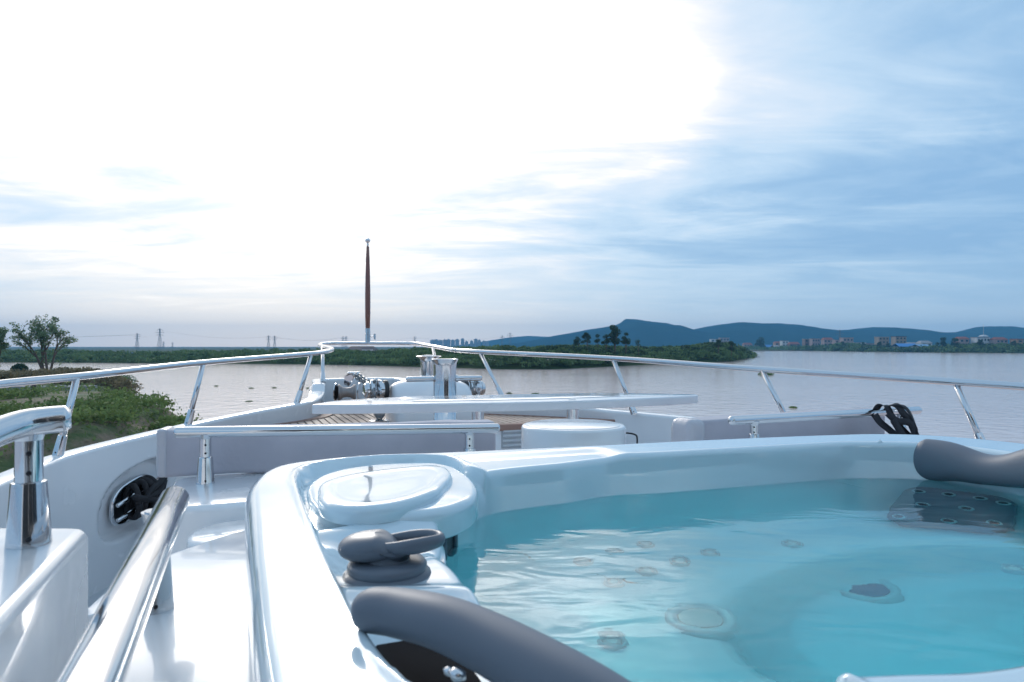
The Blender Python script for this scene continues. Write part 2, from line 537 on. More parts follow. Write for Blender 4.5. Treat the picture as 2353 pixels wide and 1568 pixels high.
conc = mat('old_concrete', (.30, .30, .31), .85); colvar(conc, 3, [(.3, (.22, .22, .23)), (.7, (.36, .36, .38))]); bump(conc, 8, .5, .05)
mb = MB(); a = PZ(172, 917, 3.62); b = PZ(254, 914, 3.62); dirv = (b - a).normalized(); L = (b - a).length
mb.box((a + b) / 2 + Vector((0, 0, -.12)), L, 1.4, .75, math.atan2(dirv.y, dirv.x))
o = mb.build('concrete_slab', conc, None, False); tag(o, 'long grey concrete slab lying on the grassy bank beside the inlet', 'slab')
mb = MB(); p = PZ(76, 914, 3.7); mb.tube([p - Vector((0, 0, .4)), p + Vector((.03, 0, .45)), p + Vector((.05, 0, .90))], [.17, .16, .15], 10)
o = mb.build('wooden_post', mat('rotten_wood', (.06, .04, .045), .9), None); tag(o, 'short dark wooden post standing on the grassy bank', 'post')
mb = MB()
for k in range(9):
    x = -52 + k * 1.9 + rng.uniform(-.3, .3); y = 58.5 + rng.uniform(-.5, .5)
    q = [Vector((x - .9, y - .4, 1.1)), Vector((x + .8, y - .5, 1.05)), Vector((x + .9, y + .5, 1.1)), Vector((x - .7, y + .4, 1.15))]
    mb.hexa(q + [v + Vector((0, 0, .42 + rng.uniform(-.1, .1))) for v in q])
o = mb.build('rubble_bank', conc, None, False); kind(o, 'stuff'); tag(o, 'row of broken concrete rubble across the grassy bank', 'rubble')


# trees -------------------------------------------------------------
def tree(label, base, height, spread, m, n_leaf, lsize, trunks=1, lean=0, seed=1, group=None, droop=0.0, dense=.8, name='tree', low_=False):
    rd = random.Random(seed); t = thing(name, label, 'tree', base, group)
    mb_ = MB(); tips = []
    base = Vector(base)

    def grow(p, d, L_, r, lev):
        pts = [p]; q = p.copy(); dd = d.copy()
        for k in range(4):
            dd = (dd + Vector((rd.uniform(-.18, .18), rd.uniform(-.18, .18), .04 if lev < 2 else rd.uniform(-.1, .1) - droop))).normalized()
            q = q + dd * L_ / 4; pts.append(q.copy())
            if lev >= (1 if low_ else 2) and k > 0: tips.append((q.copy(), lev))
            if low_ and lev == 0 and k > 0: tips.append((q.copy() + Vector((rd.uniform(-.8, .8), rd.uniform(-.5, .5), 0)), lev))
        mb_.tube(pts, [r * (1 - .13 * k) for k in range(5)], 6 if lev < 2 else 4)
        if lev < 3:
            for k in range(3 if lev < 2 else 2):
                a_ = rd.uniform(0, 6.28); tilt = rd.uniform(.25, .7)
                nd = (dd + Vector((math.cos(a_) * tilt, math.sin(a_) * tilt, rd.uniform(-.1, .4)))).normalized()
                grow(pts[rd.choice((2, 3, 4)) if lev else rd.choice((3, 4, 4))], nd, L_ * rd.uniform(.55, .8) * (spread if lev == 0 else 1), r * .5, lev + 1)
    for k in range(trunks):
        a_ = rd.uniform(0, 6.28)
        grow(base + Vector((math.cos(a_) * .25 * (trunks > 1), math.sin(a_) * .25, 0)), Vector((math.cos(a_) * .25 * (trunks > 1) + lean, math.sin(a_) * .2, 1)).normalized(), height * .42, height * .028, 0)
    mb_.build('trunk', bark, t)
    cs = []
    per = max(3, int(n_leaf / max(1, len(tips))))
    for q, lev in tips:
        r = lsize * rd.uniform(1.6, 4.2)
        if rd.random() > dense: continue
        cs.append(clump(q, r, r, r * .6, per))
    leaves('crown', np.concatenate(cs), rng.uniform(lsize * .6, lsize * 1.2, sum(len(c_) for c_ in cs)), m, t)
    return t


b1 = P(108, 860, 96); tree('open feathery tree with two leaning trunks on the left bank behind the rail', (b1.x, b1.y, .9), 8.2, 1.0, leaf_tree, 4600, .18, trunks=4, seed=21, droop=.10, dense=.8, low_=True)
b1 = P(-8, 865, 90); tree('leafy tree cut by the left edge of the photo', (b1.x, b1.y, .9), 7.2, 1.05, leaf_tree, 6500, .20, trunks=3, seed=5, dense=.85, low_=True)
cen = [clump(P(45, 848, 98) + Vector((0, 0, -.1)), 1.15, 1.0, .85, 700)]
sh = thing('shrub', 'small round dark green shrub left of the feathery tree', 'shrub', (P(45, 860, 98).x, 98, .8))
leaves('crown', np.concatenate(cen), .2, leaf_dark, sh)
mb = MB(); p = P(45, 868, 98); mb.tube([p, p + Vector((.1, 0, .9))], [.1, .06], 6); mb.build('trunk', bark, sh)


# far shores: land sheets with vegetation along the water's edge
def shore(name, line, back, hgt, m=farland):
    """line: [(px, py_waterline)], back: metres of land behind"""
    P0 = [PZ(px, py, 5.0) for px, py in line]; vs = []; fs = []
    rows = [(0, 0.0), (1.0, hgt * .4), (4.0, hgt), (back * .3, hgt), (back, hgt)]
    for off, h in rows:
        for p_ in P0:
            d_ = Vector((p_.x, p_.y, 0)).normalized(); q = p_ + d_ * off; vs.append((q.x, q.y, h - .02))
    n = len(P0)
    for j in range(len(rows) - 1):
        for i in range(n - 1): fs.append((j * n + i, j * n + i + 1, (j + 1) * n + i + 1, (j + 1) * n + i))
    o_ = obj(name, vs, fs, m); kind(o_, 'structure'); return P0


L_far = [(-900, 834), (-300, 833), (0, 833.5), (200, 834), (400, 835.5), (600, 837), (760, 838.5), (900, 842), (1050, 846), (1150, 849), (1280, 849), (1400, 843),
         (1500, 838), (1600, 834.5), (1680, 831), (1718, 824), (1727, 818)]
pl = shore('far_bank', L_far, 60, .6)
R_far = [(1560, 803), (1700, 804.8), (1800, 806), (1900, 807.2), (2000, 809), (2150, 810.8), (2353, 812), (2700, 815), (3400, 822), (4600, 835)]
pr = shore('far_bank', R_far, 900, .8)
# the plain behind everything
fields = mat('pale_fields', (.15, .165, .12), 1.0); fields.node_tree.nodes['Principled BSDF'].inputs['Specular IOR Level'].default_value = 0; colvar(fields, .01, [(.35, (.12, .14, .09)), (.65, (.20, .20, .16))], detail=6)
vs = [(-2850, 700, .7), (2850, 900, .7), (2850, 2850, .7), (-2850, 2850, .7), (-2850, 250, .65), (-300, 262, .65), (100, 280, .65), (140, 640, .65)]
o = obj('plain', [(-2850, 255, .5), (-60, 262, .5), (110, 300, .5), (170, 620, .5), (900, 900, .5), (2850, 1100, .5), (2850, 2850, .5), (-2850, 2850, .5)], [tuple(range(8))], fields); kind(o, 'structure')


def along(line, t):
    # t in photo px
    for (a0, b0), (a1, b1_) in zip(line, line[1:]):
        if a0 <= t <= a1: return b0 + (b1_ - b0) * (t - a0) / (a1 - a0)
    return line[-1][1]


tops = [(-900, 804), (-300, 804), (0, 801), (40, 804), (150, 803), (260, 806), (380, 806), (440, 803), (520, 803), (700, 800), (800, 803), (860, 806), (930, 799), (1000, 797), (1080, 796),
        (1150, 793), (1230, 795), (1290, 792), (1400, 793), (1500, 796), (1580, 793), (1630, 786), (1670, 784), (1695, 792), (1715, 806), (1727, 817)]


def mass(name, label, line, topl, x0, x1, count, m, lsz, depth, nleaf, rr):
    cs = []; sz = []
    for k in range(count):
        px = rng.uniform(x0, x1); wl_ = along(line, px); tp = along(topl, px)
        front = PZ(px, wl_, 5.0); s_ = rng.random() ** .8
        Y = front.y * (1 + s_ * depth)
        topz = 5 - (tp - 795) / F * Y
        zmax = max(.8, topz * (.42 + .58 * min(1, s_ * 1.5)))
        zz = zmax * rng.uniform(.72, 1.0)
        X = (px - CX) / F * Y; r = rr * rng.uniform(.6, 1.3) * Y / 170
        nl = int(nleaf * rng.uniform(.6, 1.2))
        cs.append(clump((X, Y, max(.2, zz - r * .55)), r * 1.5, r * 1.2, r * .62, nl, .6)); sz.append(np.full(nl, lsz * Y / 170))
    cs = np.concatenate(cs); sz = np.concatenate(sz) * rng.uniform(.6, 1.3, len(cs)); k_ = cs[:, 2] > .02
    o_ = leaves(name, cs[k_], sz[k_], m); kind(o_, 'stuff'); tag(o_, label, 'vegetation'); return o_


mass('mangrove_thicket', 'dense green mangrove thicket on the island behind the boat rail', L_far, tops, 760, 1726, 1500, leaf_far, .30, .22, 90, 1.15)
mass('riverside_scrub', 'low green scrub along the far left river bank', L_far, tops, -700, 780, 1100, leaf_far, .32, .22, 60, 1.0)
topr = [(1560, 796), (1700, 797), (1760, 796), (1840, 795), (1900, 792), (1950, 788), (2000, 793), (2060, 796), (2140, 795), (2180, 791), (2250, 790), (2353, 789), (2700, 790), (4600, 790)]
mass('riverside_scrub', 'strip of green scrub along the far right river bank below the town', R_far, topr, 1700, 2800, 620, leaf_far, .34, .10, 60, 1.0)
mass('island_undergrowth', 'darker undergrowth between the island bushes', L_far, tops, 1150, 1724, 300, leaf_dark, .28, .18, 80, 1.0)

mass('riverside_trees', 'dark bushy growth between the far right bank and the town houses', R_far, topr, 1830, 2700, 420, leaf_dark, .45, .12, 70, 1.5)
far_trees = [(1348, 790, 763, 175, 'bushy dark tree on the island, left of the tallest tree', 13, 1.2), (1327, 792, 772, 174, 'low dark tree at the left end of the island tree group', 8, 1.3),
             (1412, 790, 744, 178, 'tallest dark tree standing above the island thicket', 17, 1.2), (1437, 792, 764, 180, 'broad dark tree touching the tallest island tree on its right', 12, 1.5),
             (1392, 792, 768, 177, 'round dark tree just left of the tallest island tree', 10, 1.3), (1372, 792, 768, 182, 'thin sapling between the island trees', 4, .5),
             (1466, 794, 779, 182, 'small pointed dark tree right of the island tree group', 5, 1.1),
             (1650, 800, 779, 215, 'rounded tree near the right tip of the island', 10, 1.6), (1680, 806, 784, 215, 'leaning low tree at the right tip of the island', 8, 1.3),
             (1748, 803, 775, 560, 'lone tree on the far bank beside the blue roof', 13, 1.4), (2165, 800, 774, 430, 'wide dark tree on the far right bank right of the long blue roof', 14, 1.7),
             (2195, 800, 776, 430, 'dark tree beside the wide one on the far right bank', 10, 1.5), (2255, 800, 780, 430, 'dark round tree in front of the domed white building', 10, 1.5),
             (2330, 800, 781, 420, 'dark tree at the right edge of the far bank', 10, 1.5), (1985, 800, 786, 560, 'round dark tree in the middle of the far town', 7, 1.2),
             (2020, 801, 786, 550, 'small dark tree left of the tall tan block', 7, 1.3), (2040, 801, 787, 550, 'small dark tree right of the tall tan block', 7, 1.3), (1938, 800, 784, 540, 'wide green tree on the far bank left of the town centre', 9, 1.7)]
for k, (px, pb, pt, Y, lab, w_, sp) in enumerate(far_trees):
    if Y > 300: Y = PZ(px, along(R_far, px), 5.0).y * 1.05
    b_ = P(px, pb, Y); h_ = (pb - pt) / F * Y
    t = thing('tree', lab, 'tree', (b_.x, b_.y, .6), 'trees beyond the river')
    H_ = h_ + b_.z - .6
    mb = MB(); mb.tube([Vector((b_.x, b_.y, .5)), Vector((b_.x + .2, b_.y, .6 + H_ * .5)), Vector((b_.x + .1, b_.y, .6 + H_ * .9))], [h_ * .05, h_ * .035, h_ * .01], 6)
    for q in range(4):
        a_ = q * 1.6 + k; mb.tube([Vector((b_.x + .15, b_.y, .6 + H_ * .45)), Vector((b_.x + math.cos(a_) * h_ * .25, b_.y + math.sin(a_) * h_ * .2, .6 + H_ * .75))], [h_ * .02, h_ * .008], 5)
    mb.build('trunk', bark, t)
    cs = []
    rd = random.Random(100 + k); wid = w_ / F * Y
    for q in range(13 if w_ > 5 else 6):
        zf = rd.uniform(.1, .95); ww = wid * (1 - .62 * zf ** 1.5) * .8
        rr_ = max(.45, h_ * rd.uniform(.12, .2))
        cs.append(clump((b_.x + rd.uniform(-ww, ww), b_.y + rd.uniform(-ww, ww) * .6, .6 + H_ - h_ + h_ * zf - rr_ * .4), rr_ * 1.2, rr_ * 1.2, rr_ * .8, 150, .5))
    leaves('crown', np.concatenate(cs), h_ * .045, leaf_dark, t)


# hills ------------------------------------------------------------
def ridge(name, pts, Y, mt, base=790, depth=500, rough_=6):
    px0, px1 = pts[0][0], pts[-1][0]; nx = 300; ny = 16; vs = []; fs = []
    for j in range(ny):
        t = j / (ny - 1)
        for i in range(nx):
            px = px0 + (px1 - px0) * i / (nx - 1); top = along(pts, px)
            h = max(0.0, (795 - top) / F * Y + 5)
            prof = math.sin(t * math.pi * .5) if t <= 1 else 1
            yy = Y - depth * (1 - t); X = (px - CX) / F * Y
            nn = fbm(X, yy, .006, 5)
            z = h * prof ** 1.1 * (1 + (nn * .22) * (1 - t) * 1.5) + (0 if t == 0 else nn * rough_ * t * .35 * min(1, h / 20))
            vs.append((X + fbm(yy, X, .004) * 30 * (1 - t), yy, max(0.2, z)))
    for j in range(ny - 1):
        for i in range(nx - 1): fs.append((j * nx + i, j * nx + i + 1, (j + 1) * nx + i + 1, (j + 1) * nx + i))
    # back slope
    b0 = len(vs)
    for i in range(nx): x_, y_, z_ = vs[(ny - 1) * nx + i]; vs.append((x_, y_ + depth * .8, .2))
    for i in range(nx - 1): fs.append(((ny - 1) * nx + i, (ny - 1) * nx + i + 1, b0 + i + 1, b0 + i))
    o_ = obj(name, vs, fs, mt); kind(o_, 'structure'); return o_


rl = [(1150, 793), (1200, 787), (1250, 777), (1300, 768), (1350, 757), (1380, 753), (1405, 749), (1422, 746), (1434, 735), (1450, 735), (1480, 741), (1530, 744), (1560, 755), (1580, 760), (1600, 756), (1640, 749),
      (1690, 742), (1740, 745), (1790, 747), (1850, 758), (1900, 760), (1950, 758), (2010, 752), (2060, 757), (2110, 765), (2150, 763), (2200, 766), (2240, 753), (2262, 751), (2275, 753), (2290, 750), (2325, 757), (2360, 752), (2450, 748), (2600, 758), (2900, 752), (3400, 775), (3900, 792)]
ridge('hills', rl, 2000, hillm)
ridge('distant_hills', [(1040, 795), (1090, 789), (1130, 782), (1170, 776), (1215, 772), (1260, 774), (1400, 768), (1700, 772), (2000, 790)], 2780, hillm, depth=250, rough_=3)

# ------------------------------------------------------------------ buildings across the river
bm_pink = mat('pink_render', (.40, .29, .28), .85); bm_tan = mat('tan_render', (.34, .27, .22), .85); bm_white = mat('white_render', (.62, .62, .62), .8)
bm_brown = mat('brown_render', (.22, .14, .12), .85); bm_grey = mat('grey_render', (.36, .37, .39), .85); bm_orange = mat('orange_render', (.42, .26, .19), .85)
roof_blue = mat('blue_sheet_roof', (.02, .20, .52), .5); roof_red = mat('red_tile_roof', (.28, .09, .07), .8); roof_dark = mat('dark_tile_roof', (.07, .06, .07), .8); roof_grey = mat('grey_roof', (.3, .3, .32), .7)
winm = mat('dark_window', (.04, .05, .06), .2)
for m_ in (bm_pink, bm_tan, bm_white, bm_brown, bm_grey, bm_orange):
    c_ = m_.node_tree.nodes['Principled BSDF'].inputs['Base Color'].default_value[:3]
    colvar(m_, .5, [(.3, tuple(x * .8 for x in c_)), (.7, tuple(x * 1.08 for x in c_))], detail=5)


def building(label, px0, px1, ptop, Y, wall, roof=None, gable=False, storeys=3, cols=3, depth=8, name='building', pbase=801, win=True, over=.4, group='buildings across the river'):
    if px0 > 1560: Y = PZ(px0, along(R_far, px0), 5.0).y * 1.13
    a_, b_ = P(px0, ptop, Y), P(px1, ptop, Y); w = b_.x - a_.x; zb = .4; zt = a_.z; cx_ = (a_.x + b_.x) / 2
    t = thing(name, label, 'building', (cx_, Y, zb), group)
    hh = zt - zb; rh = min(hh * .35, w * .22) if gable else .5
    mb_ = MB(); wh = hh - rh; mb_.box((cx_, Y + depth / 2, zb + wh / 2), w, depth, wh); mb_.build('wall', wall, t, False)
    mb_ = MB()
    if gable:
        x0, x1 = a_.x - over, b_.x + over; y0, y1 = Y - over, Y + depth + over; z0_ = zb + wh
        vs_ = [(x0, y0, z0_), (x1, y0, z0_), (x1, y1, z0_), (x0, y1, z0_), (x0 + w * .12, Y + depth / 2, zt), (x1 - w * .12, Y + depth / 2, zt)]
        mb_.add(vs_, [(0, 1, 5, 4), (2, 3, 4, 5), (1, 2, 5), (3, 0, 4), (3, 2, 1, 0)])
    else:
        mb_.box((cx_, Y + depth / 2, zb + wh + rh / 2), w + .5, depth + .5, rh)
    mb_.build('roof', roof or wall, t, False)
    if win:
        me0 = None
        for s_ in range(storeys):
            for c in range(cols):
                wx = a_.x + w * (c + .5) / cols; wz = zb + wh * (s_ + .55) / storeys
                if wz < 2.0: continue
                if me0 is None:
                    q_ = MB(); q_.box((0, 0, 0), w / cols * .45, .12, wh / storeys * .42); wo_ = obj('window', q_.v, q_.f, winm, None, False); me0 = wo_.data
                    wo_.parent = t
                else:
                    wo_ = bpy.data.objects.new('window', me0); link(wo_, t)
                wo_.location = (wx - cx_, -.03, wz - zb)
    return t


BL = [('low pink house on the far bank right of the island', 1710, 1729, 788, 640, bm_pink, roof_red, 1, 2, 3), ('white house with pink roof behind the island tip', 1634, 1652, 779, 640, bm_white, roof_grey, 0, 3, 2),
      ('pale tall house rising behind the island tip trees', 1655, 1676, 776, 650, bm_pink, roof_grey, 0, 3, 3), ('small orange house left of the white block', 1782, 1796, 785, 640, bm_orange, roof_red, 1, 2, 2),
      ('white block left of the brown house', 1798, 1812, 783, 630, bm_white, roof_grey, 0, 3, 2), ('low brown house with wide roof', 1815, 1838, 786, 640, bm_brown, roof_red, 1, 2, 3),
      ('dark brown three storey block', 1850, 1866, 779, 640, bm_brown, roof_grey, 0, 3, 2), ('pink three storey block beside the dark brown one', 1867, 1884, 778, 640, bm_pink, roof_grey, 0, 3, 3),
      ('pink house with stepped top', 1894, 1916, 776, 645, bm_pink, roof_red, 1, 3, 3), ('long pink house left of the thin mast', 1920, 1934, 781, 640, bm_pink, roof_grey, 0, 3, 2),
      ('pink block with orange roof corner right of the mast', 1938, 1961, 776, 640, bm_pink, roof_orange if False else bm_orange, 0, 3, 3), ('low white house under the round dark tree', 1964, 1990, 787, 620, bm_white, roof_grey, 0, 2, 3),
      ('tall tan block with flat roof', 2020, 2043, 774, 620, bm_tan, roof_grey, 0, 4, 3), ('tall dark tan block right of the first', 2059, 2083, 773, 620, bm_tan, roof_dark, 0, 4, 3),
      ('low pink house behind the long blue roof', 2088, 2112, 787, 560, bm_pink, roof_grey, 1, 2, 2), ('white house at the end of the long blue roof', 2118, 2142, 783, 560, bm_white, roof_grey, 1, 2, 2),
      ('reddish house behind the wide dark tree', 2205, 2228, 774, 560, bm_pink, roof_red, 1, 3, 2), ('pink villa with pitched roof near the right edge', 2290, 2316, 775, 560, bm_pink, roof_red, 1, 3, 3),
      ('small orange house at the right edge', 2338, 2352, 779, 540, bm_orange, roof_red, 0, 3, 1), ('low grey house among the far trees', 1995, 2014, 789, 600, bm_grey, roof_dark, 1, 2, 2),
      ('low white house left of the pale tall house', 1738, 1760, 790, 620, bm_grey, roof_dark, 1, 1, 2)]
for lab, a0, a1, tp, Y, wm, rm, gb, stn, cn in BL: building(lab, a0, a1, tp, Y, wm, rm, gable=bool(gb), storeys=stn, cols=cn)
# domed building
t = building('white building with a shallow dome and mast behind the far trees', 2246, 2275, 775, 560, bm_white, roof_grey, storeys=3, cols=4)
Yd = PZ(2246, along(R_far, 2246), 5.0).y * 1.13 + 3; p = P(2260, 774, Yd); mb = MB(); mb.lathe((p.x, Yd, p.z - .1), [(3.4, 0), (3.2, .5), (2.3, 1.1), (1.2, 1.5), (.1, 1.6)], 18); mb.tube([Vector((p.x, Yd, p.z + 1.3)), Vector((p.x, Yd, p.z + 10))], [.25, .1], 6); mb.build('dome', bm_white, t)


def shed(label, pts, Y, roofm, name='shed'):
    # long low shed with a sloping sheet roof: pts = (px0, px1, p_eave, p_ridge)
    px0, px1, pe, pr_ = pts; Y = PZ(px0, along(R_far, px0), 5.0).y * 1.06; a_, b_ = P(px0, pe, Y), P(px1, pe, Y); zr = P(0, pr_, Y).z
    t = thing(name, label, 'shed', ((a_.x + b_.x) / 2, Y, .4), 'sheds across the river'); d_ = 12
    mb_ = MB(); mb_.box(((a_.x + b_.x) / 2, Y + d_ / 2, (.4 + a_.z) / 2), (b_.x - a_.x) * .96, d_ * .9, a_.z - .4); mb_.build('wall', bm_grey, t, False)
    mb_ = MB(); e = .15
    for s_, (y0, y1, za, zb_) in enumerate(((Y - .6, Y + d_ / 2, a_.z, zr), (Y + d_ / 2, Y + d_ + .6, zr, a_.z))):
        q = [(a_.x, y0, za), (b_.x, y0, za), (b_.x, y1, zb_), (a_.x, y1, zb_)]
        mb_.hexa([Vector(v) for v in q] + [Vector(v) + Vector((0, 0, e)) for v in q])
    mb_.build('roof', roofm, t, False); return t


shed('long low shed with a bright blue sheet roof on the far right bank', (2066, 2112, 797, 790), 500, roof_blue)
shed('pale blue roofed shed joined to the end of the bright blue one', (2113, 2140, 797, 792), 500, mat('pale_blue_roof', (.12, .28, .48), .5))
shed('small shed with blue roof beside the lone tree', (1762, 1778, 799, 793), 580, roof_blue)
shed('small white shed right of the small blue roof', (1779, 1793, 799, 794), 580, roof_grey)
# left side houses
BLs = [('bright blue site building on the far left bank', 285, 312, 810, 235, mat('blue_cladding', (.02, .17, .48), .5), roof_blue, 0, 1, 3), ('grey house right of the bright blue building', 313, 331, 810, 238, bm_grey, roof_dark, 1, 1, 2),
       ('long low grey house in the scrub on the left bank', 342, 378, 812, 240, bm_grey, roof_grey, 1, 1, 3), ('grey hut between the long house and the blue building', 333, 341, 811, 245, bm_grey, roof_dark, 1, 1, 1)]
for lab, a0, a1, tp, Y, wm, rm, gb, stn, cn in BLs: building(lab, a0, a1, tp, Y, wm, rm, gable=bool(gb), storeys=stn, cols=cn, depth=6)
building('pale warehouse with blue roof behind the left bank scrub', 56, 98, 804, 420, bm_white, roof_blue, False, 1, 4)
t = building('dark roofed house behind the thicket at the bow', 795, 858, 796, 260, bm_grey, roof_dark, True, 1, 4, depth=9)
building('white gable end beside the dark roofed house', 832, 853, 798, 256, bm_white, roof_dark, True, 1, 1, depth=3)
# skyline towers
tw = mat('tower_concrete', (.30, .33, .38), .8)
tows = [(988, 997, 782), (998, 1006, 781), (1007, 1016, 782.5), (1018, 1025, 781), (1026, 1034, 780.5), (1036, 1044, 782), (1046, 1054, 780.5), (1059, 1066, 779), (1068, 1075, 785), (1080, 1087, 784), (1089, 1097, 779.5), (1098, 1104, 782), (1108, 1115, 784), (1116, 1123, 785)]
orders = ['leftmost', 'second from left', 'third from left', 'fourth from left', 'fifth from left', 'sixth from left', 'seventh from left', 'seventh from right', 'sixth from right', 'fifth from right', 'fourth from right', 'third from right', 'second from right', 'rightmost']
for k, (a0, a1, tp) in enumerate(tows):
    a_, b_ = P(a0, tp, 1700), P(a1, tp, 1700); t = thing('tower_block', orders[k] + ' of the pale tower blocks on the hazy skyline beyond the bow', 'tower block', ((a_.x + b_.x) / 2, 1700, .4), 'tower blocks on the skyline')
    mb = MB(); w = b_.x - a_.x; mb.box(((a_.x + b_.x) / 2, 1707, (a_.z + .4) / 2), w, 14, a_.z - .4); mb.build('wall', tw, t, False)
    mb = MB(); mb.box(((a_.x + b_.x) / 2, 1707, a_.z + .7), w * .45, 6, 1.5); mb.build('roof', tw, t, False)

# pylons -----------------------------------------------------------
steel = mat('pylon_steel', (.22, .23, .25), .6, .5)


def pylon(px, ptop, Y, label, bar=.13, pole=False):
    b_ = P(px, 800, Y); H_ = P(px, ptop, Y).z - .4; x, y = b_.x, Y
    t = thing('pylon', label, 'pylon', (x, y, .4), 'electricity pylons beyond the river'); mb_ = MB()
    w0, w1 = H_ * .10, H_ * .018
    if pole:
        mb_.tube([(x, y, .4), (x, y, .4 + H_)], [.4, .2], 6)
    else:
        lev = 8
        for k in range(lev):
            f0, f1 = k / lev, (k + 1) / lev; a0 = w0 + (w1 - w0) * min(1, f0 * 1.25); a1 = w0 + (w1 - w0) * min(1, f1 * 1.25)
            c0 = [Vector((x + sx_ * a0, y + sy_ * a0, .4 + H_ * f0)) for sx_, sy_ in ((-1, -1), (1, -1), (1, 1), (-1, 1))]
            c1 = [Vector((x + sx_ * a1, y + sy_ * a1, .4 + H_ * f1)) for sx_, sy_ in ((-1, -1), (1, -1), (1, 1), (-1, 1))]
            for q in range(4):
                mb_.tube([c0[q], c1[q]], bar, 4); mb_.tube([c0[q], c1[(q + 1) % 4]], bar * .6, 4); mb_.tube([c0[(q + 1) % 4], c1[q]], bar * .6, 4)
    mb_.build('mast', steel, t, False)
    mb_ = MB()
    for fz, wd in ((.68, .16), (.80, .20), (.92, .13)):
        if pole and fz < .85: continue
        z = .4 + H_ * fz; ww = H_ * wd * (.5 if pole else 1)
        mb_.tube([(x - ww, y, z + .2), (x, y, z + .6), (x + ww, y, z + .2)], bar * .9, 4); mb_.tube([(x - ww, y, z + .1), (x + ww, y, z + .1)], bar * .7, 4)
        for s_ in (-1, 1): mb_.tube([(x + s_ * ww, y, z), (x + s_ * ww, y, z - H_ * .03)], bar * .7, 4)
    mb_.build('crossarm', steel, t, False)
    return Vector((x, y, .4 + H_ * .9)), H_


pyl = [(315, 766, 800, 'lattice pylon left of the tallest one over the left bank'), (367, 755, 780, 'tallest lattice pylon above the left bank'), (376, 785, 1250, 'tiny far pylon just right of the tallest one'),
       (396, 787, 1300, 'tiny far pylon over the scrub, second right of the tallest one'), (617, 771, 950, 'left one of the pylon pair left of the bow'), (631, 771.5, 960, 'right one of the pylon pair left of the bow'),
       (788, 773, 1100, 'left one of the faint pylons left of the jackstaff'), (795, 773, 1110, 'right one of the faint pylons left of the jackstaff'), (953, 773, 1050, 'lattice pylon just right of the jackstaff'),
       (1154, 771, 1000, 'left one of the pylons at the foot of the hills'), (1172, 765, 950, 'right one of the pylons at the foot of the hills'), (1930, 758, 900, 'tall pylon in front of the hills above the town')]
pp = []
for px, tp, Y, lab in pyl: pp.append(pylon(px, tp, Y, lab))
wirem = mat('power_cable', (.10, .10, .11), .6)
links_ = [(0, 1), (1, 4), (4, 6), (6, 8), (5, 7), (8, 9), (9, 10)]
plab = ['thin cables from the left lattice pylon to the tallest one', 'thin cables from the tallest lattice pylon to the pair left of the bow', 'thin cables from the left pylon of the bow pair to the faint left pylon', 'thin cables from the faint left pylon past the jackstaff to its right',
        'thin cables from the right pylon of the bow pair to the faint right pylon', 'thin cables from the pylon right of the jackstaff to the foot of the hills', 'short cables between the two pylons at the foot of the hills']
for (a_, b_), pl_ in zip(links_, plab):
    t = thing('power_line', pl_, 'cable', tuple((pp[a_][0] + pp[b_][0]) / 2), 'power cables beyond the river')
    mb = MB()
    for s_ in (-1, 1):
        p0, p1 = pp[a_][0] + Vector((s_ * pp[a_][1] * .13, 0, 0)), pp[b_][0] + Vector((s_ * pp[b_][1] * .13, 0, 0))
        mb.tube([p0.lerp(p1, k / 10) - Vector((0, 0, 5 * math.sin(math.pi * k / 10))) for k in range(11)], .035, 4)
    mb.build('cable', wirem, t)
t = thing('power_line', 'thin power cables running left from the left lattice pylon', 'cable', tuple(pp[0][0])); mb = MB()
for s_ in (-1, 1):
    p0 = pp[0][0] + Vector((s_ * 4, 0, 0)); p1 = p0 + Vector((-500, -60, 2)); mb.tube([p0.lerp(p1, k / 10) - Vector((0, 0, 7 * math.sin(math.pi * k / 10))) for k in range(11)], .06, 4)
mb.build('cable', wirem, t)

# floating plants --------------------------------------------------
fl = [(497, 888, 10, 'small floating weed clump, farthest left on the river'), (577, 893, 11, 'floating weed clump left of the third rail post'), (630, 892, 11, 'floating weed clump nearest the third rail post'),
      (709, 893, 13, 'floating weed clump between the bow rail posts'), (572, 923, 16, 'flat pale weed patch drifting left of the boat'), (357, 909, 20, 'dark green weed raft off the point of the bank'),
      (1230, 907, 20, 'weed clump above the far edge of the table'), (1170, 905, 14, 'weed clump beside the third starboard post'), (1823, 938, 20, 'leafy weed clump floating right of the starboard rail post'), (1760, 862, 36, 'long low weed raft beneath the starboard rail')]
for k, (px, py, w_, lab) in enumerate(fl):
    p = PZ(px, py, 5.0); wid = w_ / F * p.y / 2
    cs = clump((p.x, p.y, wid * .12), wid, wid * 1.3, wid * (.30 if k != 4 else .06), 320, .2)
    o = leaves('water_hyacinth', cs, wid * .14, leaf_near if k in (5, 8) else leaf_far); tag(o, lab, 'floating weed', 'weed clumps floating on the river')

# ------------------------------------------------------------------ haze
hz = bpy.data.materials.new('haze_air'); hz.use_nodes = True; nt = hz.node_tree; nt.nodes.clear()
pv = nt.nodes.new('ShaderNodeVolumePrincipled'); pv.inputs['Color'].default_value = (.20, .57, .95, 1); pv.inputs['Density'].default_value = .00032; pv.inputs['Anisotropy'].default_value = .0
ou = nt.nodes.new('ShaderNodeOutputMaterial'); nt.links.new(pv.outputs[0], ou.inputs['Volume'])
mb = MB(); mb.box((0, 0, 46), 6000, 6000, 98)
o = mb.build('haze', hz, None, False); kind(o, 'stuff'); tag(o, 'thin blue haze lying over the river and the hills', 'haze')

